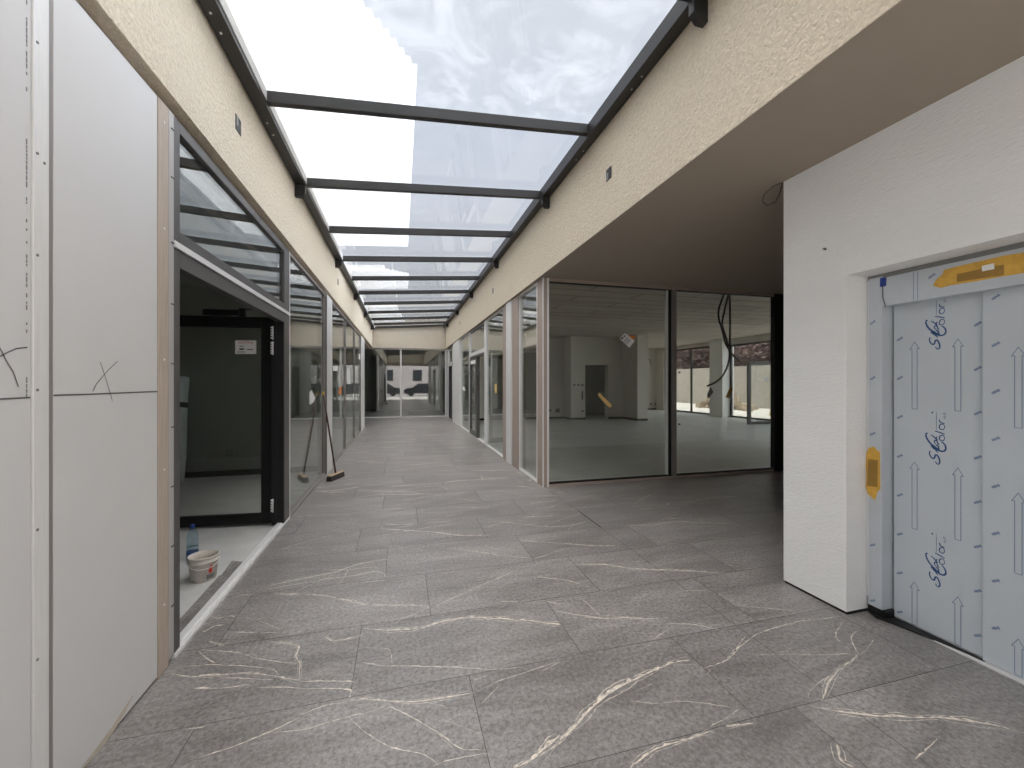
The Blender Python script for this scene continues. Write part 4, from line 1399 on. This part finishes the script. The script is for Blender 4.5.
def leaf_cloud(name, label, cat, c, rad, n, m, trunk=None, seed=1, group=None):
    rr = random.Random(seed)
    o_ = empty(name, (c[0], c[1], 0), label, cat, group)
    mb = MB()
    for i in range(n):
        while True:
            q = Vector((rr.uniform(-1, 1), rr.uniform(-1, 1), rr.uniform(-1, 1)))
            if q.length <= 1: break
        p = Vector(c) + Vector((q.x * rad[0], q.y * rad[1], q.z * rad[2]))
        s_ = rr.uniform(.10, .26)
        u_ = Vector((rr.uniform(-1, 1), rr.uniform(-1, 1), rr.uniform(-1, 1))).normalized()
        w_ = u_.orthogonal().normalized()
        mb.add([p - u_ * s_, p + w_ * s_ * .5, p + u_ * s_, p - w_ * s_ * .5], [(0, 1, 2, 3)])
    mb.build('crown', m, o_, fix=False)
    tb = MB().tube([(c[0], c[1], -.05), (c[0] + .1, c[1] + .1, c[2] * .5), (c[0], c[1], c[2])], [.14, .1, .05], 8)
    for k in range(4):
        w = rr.random() * 6.28
        tb.tube([(c[0], c[1], c[2] * .6), (c[0] + rad[0] * .6 * math.cos(w), c[1] + rad[1] * .6 * math.sin(w), c[2] + rad[2] * .4)], [.05, .02], 6)
    tb.build('trunk', 'bark', o_)
    return o_


leaf_cloud('tree', 'reddish leaved tree behind the stone wall, at the left window', 'tree', (24.5, 36.2, 4.1), (2.4, 4.0, 2.4), 8000, 'leaf', seed=1, group='trees behind the yard wall')
leaf_cloud('tree', 'reddish leaved tree behind the stone wall, at the middle window', 'tree', (24.3, 28.2, 4.1), (2.4, 3.7, 2.3), 8000, 'leaf', seed=2, group='trees behind the yard wall')
leaf_cloud('tree', 'low green leaved tree behind the stone wall, beside the white column', 'tree', (24.2, 22.2, 3.6), (2.0, 2.0, 1.5), 3200, 'leaf', seed=3, group='trees behind the yard wall')
ap = empty('apartment_house', (30, 17, 0), 'white apartment house with balconies beyond the yard', 'building')
MB().box(30, 36, 6, 26, -.1, 11).build('walls', 'balcony', ap)
for z in (3.3, 6.2):
    MB().box(28.6, 30, 7, 23, z, z + .25).build('balcony_slab', 'balcony', ap)
    MB().box(28.6, 28.66, 7, 23, z + .25, z + 1.15).build('balcony_front', 'clear', ap)
    for y in (9, 12.5, 16, 19.5):
        MB().box(29.97, 30, y, y + 1.6, z + .3, z + 2.4).build('window', 'winpane', ap)
rb = MB()
rr = random.Random(9)
for i in range(70):
    cx, cy = rr.gauss(18.6, .5), rr.gauss(20.3, 1.1)
    h = max(.1, 1.15 - abs(cx - 18.6) * .9 - abs(cy - 20.3) * .45)
    s_ = rr.uniform(.12, .34)
    z = rr.uniform(0, h)
    q = [Vector((cx + s_ * math.cos(w + i) * rr.uniform(.7, 1.2), cy + s_ * math.sin(w + i) * rr.uniform(.7, 1.2), z - .1)) for w in (0, 1.57, 3.14, 4.71)]
    rb.hexa(q, [p + Vector((rr.uniform(-.08, .08), rr.uniform(-.08, .08), s_)) for p in q])
tag(rb.build('rubble', 'rubbish'), 'heap of tan rubble in the yard outside the window', 'rubble', None, 'stuff')
ld = empty('step_ladder', (17.0, 15.1, -.03), 'yellow folding ladder standing in the yard', 'ladder')
for s_ in (-1, 1):
    MB().tube([(16.6, 15.1 + .3 * s_, -.03), (17.0, 15.1 + .2 * s_, 1.95)], .05, 8).build('front_rail', 'ladder', ld)
    MB().tube([(17.5, 15.1 + .3 * s_, -.03), (17.04, 15.1 + .2 * s_, 1.95)], .045, 8).build('rear_rail', 'ladder', ld)
for k in range(6):
    z = .25 + .3 * k
    MB().box(16.62 + .06 * k, 16.74 + .06 * k, 14.83 + .012 * k, 15.37 - .012 * k, z, z + .04).build('step', 'ladder', ld)

# ------------------------------------------------------------------ the street behind the arcade mouth (seen mirrored in the glass)
struct('street', MB().box(-40, 14.05, -60, -1.2, -.25, -.02), 'asphalt', 'street in front of the arcade mouth')
hb = empty('street_house', (0, -16, 0), 'pale pink house across the street, seen mirrored in the end glass', 'building')
MB().box(-14, 16, -20, -16, -.1, 10).build('walls', 'render', hb)
for z in (1.75, 4.6, 7.4):
    for x in (-11, -7.5, -1.5, 2.0, 6.5, 11):
        MB().box(x - .55, x + .55, -16, -15.96, z, z + 1.35).build('window', 'winpane', hb)


def car(x, y, lab):
    c = empty('parked_car', (x, y, 0), lab, 'car', 'cars parked in the street')
    prof = [(-2.1, .3), (-2.15, .62), (-1.95, .82), (-1.2, .92), (-.6, 1.4), (.75, 1.43), (1.5, .98), (2.05, .9), (2.15, .6), (2.1, .3)]
    MB().prism([(x + a, y - .82, z) for a, z in prof], (0, 1.64, 0)).build('body', 'carpaint', c, bevel=.05)
    MB().prism([(x + a, y - .83, z) for a, z in ((-1.05, .95), (-.55, 1.34), (.7, 1.36), (1.25, 1.0))], (0, 1.66, 0)).build('side_glass', 'winpane', c)
    for sx in (-1.35, 1.35):
        for sy in (-.8, .62):
            MB().tube([(x + sx, y + sy, .31), (x + sx, y + sy + .18, .31)], .31, 20).build('wheel', 'tyre', c)


car(-2.2, -11.5, 'dark car parked in the street, mirrored left in the end glass')
car(2.45, -11.5, 'dark car parked in the street, mirrored right in the end glass')

# building mass that keeps daylight out of the roof voids
mb = MB()
mb.box(-6.5, FL - .5, -1.2, YE + 5, 3.6, 3.8)
mb.box(FL - .5 - .05, FL - .5, .35, YE + .35, ZS, 3.8)
mb.box(FR + .06, 14.2, -1.2, 23.2, 4.0, 4.2)
struct('roof', mb, 'roomwall', 'flat roofs either side of the skylight')
mb = MB()
mb.box(-6.7, -6.5, -1.4, 23.2, 0, 3.8); mb.box(-6.5, -1.26, -1.4, -1.2, 0, 3.8); mb.box(XE + .1, 14.2, -1.4, -1.2, 0, 4.2)
mb.box(9.2, 14.0, -1.2, YS, 0, 4.0)
mb.box(FL - .6, FR + .1, -1.3, -1.2, ZS, 3.8)
struct('wall_outer', mb, 'white_plaster', 'outer walls of the arcade building')

# ------------------------------------------------------------------ daylight
sc = bpy.context.scene
w = bpy.data.worlds.new('overcast')
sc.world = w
w.use_nodes = True
nt = w.node_tree
nt.nodes.clear()
out = nt.nodes.new('ShaderNodeOutputWorld')
bg = nt.nodes.new('ShaderNodeBackground')
tc = nt.nodes.new('ShaderNodeTexCoord')
sep = nt.nodes.new('ShaderNodeSeparateXYZ')
nt.links.new(tc.outputs['Generated'], sep.inputs[0])
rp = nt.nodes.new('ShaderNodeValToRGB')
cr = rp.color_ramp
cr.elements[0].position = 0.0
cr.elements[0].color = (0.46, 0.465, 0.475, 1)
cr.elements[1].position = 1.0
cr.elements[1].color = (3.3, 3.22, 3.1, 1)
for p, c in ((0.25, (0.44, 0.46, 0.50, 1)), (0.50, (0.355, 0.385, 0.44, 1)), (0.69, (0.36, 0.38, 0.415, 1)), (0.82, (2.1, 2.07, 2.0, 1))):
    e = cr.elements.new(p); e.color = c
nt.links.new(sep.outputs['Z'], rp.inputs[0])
nz = nt.nodes.new('ShaderNodeTexNoise')
nz.inputs['Scale'].default_value = 2.2
nz.inputs['Detail'].default_value = 4
nt.links.new(tc.outputs['Generated'], nz.inputs['Vector'])
mr = nt.nodes.new('ShaderNodeMapRange')
mr.inputs['To Min'].default_value = 0.85
mr.inputs['To Max'].default_value = 1.15
nt.links.new(nz.outputs['Fac'], mr.inputs['Value'])
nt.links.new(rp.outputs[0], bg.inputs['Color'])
# sky boosts added as fill light: brighter behind the arcade mouth (-Y) and over the yard (+X)
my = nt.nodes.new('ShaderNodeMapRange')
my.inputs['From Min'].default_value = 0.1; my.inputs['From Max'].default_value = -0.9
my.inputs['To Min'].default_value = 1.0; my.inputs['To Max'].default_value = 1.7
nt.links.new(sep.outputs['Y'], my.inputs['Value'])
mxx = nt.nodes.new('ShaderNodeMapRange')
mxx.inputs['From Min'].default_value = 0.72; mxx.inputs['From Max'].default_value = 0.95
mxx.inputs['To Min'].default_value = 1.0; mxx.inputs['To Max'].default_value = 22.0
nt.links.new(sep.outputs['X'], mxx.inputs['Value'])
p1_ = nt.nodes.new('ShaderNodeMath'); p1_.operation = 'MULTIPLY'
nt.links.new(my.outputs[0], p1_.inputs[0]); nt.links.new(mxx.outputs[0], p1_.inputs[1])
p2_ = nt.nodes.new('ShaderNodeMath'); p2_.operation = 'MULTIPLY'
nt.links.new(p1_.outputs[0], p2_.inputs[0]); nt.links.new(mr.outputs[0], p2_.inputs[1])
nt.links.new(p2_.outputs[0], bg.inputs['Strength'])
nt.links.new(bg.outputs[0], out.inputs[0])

# ------------------------------------------------------------------ camera and view
cam = bpy.data.cameras.new('camera')
co = bpy.data.objects.new('camera', cam)
COL.objects.link(co)
co.location = (0, 0, H)
co.rotation_euler = (math.pi / 2, 0, -TH)
cam.sensor_fit = 'HORIZONTAL'
cam.sensor_width = 36.0
cam.lens = F / 1024 * 36.0
cam.shift_y = (HZ - 384.0) / 1024
cam.clip_start = 0.02
cam.clip_end = 300
sc.camera = co
sc.view_settings.view_transform = 'Standard'
sc.view_settings.look = 'None'
sc.view_settings.gamma = 1.0
sc.view_settings.use_curve_mapping = False
sc.view_settings.exposure = 0.88
sc.cycles.max_bounces = 14
sc.cycles.diffuse_bounces = 6
sc.cycles.glossy_bounces = 6
sc.cycles.transparent_max_bounces = 24
sc.cycles.transmission_bounces = 8
sc.cycles.sample_clamp_indirect = 6.0
sc.cycles.use_denoising = True
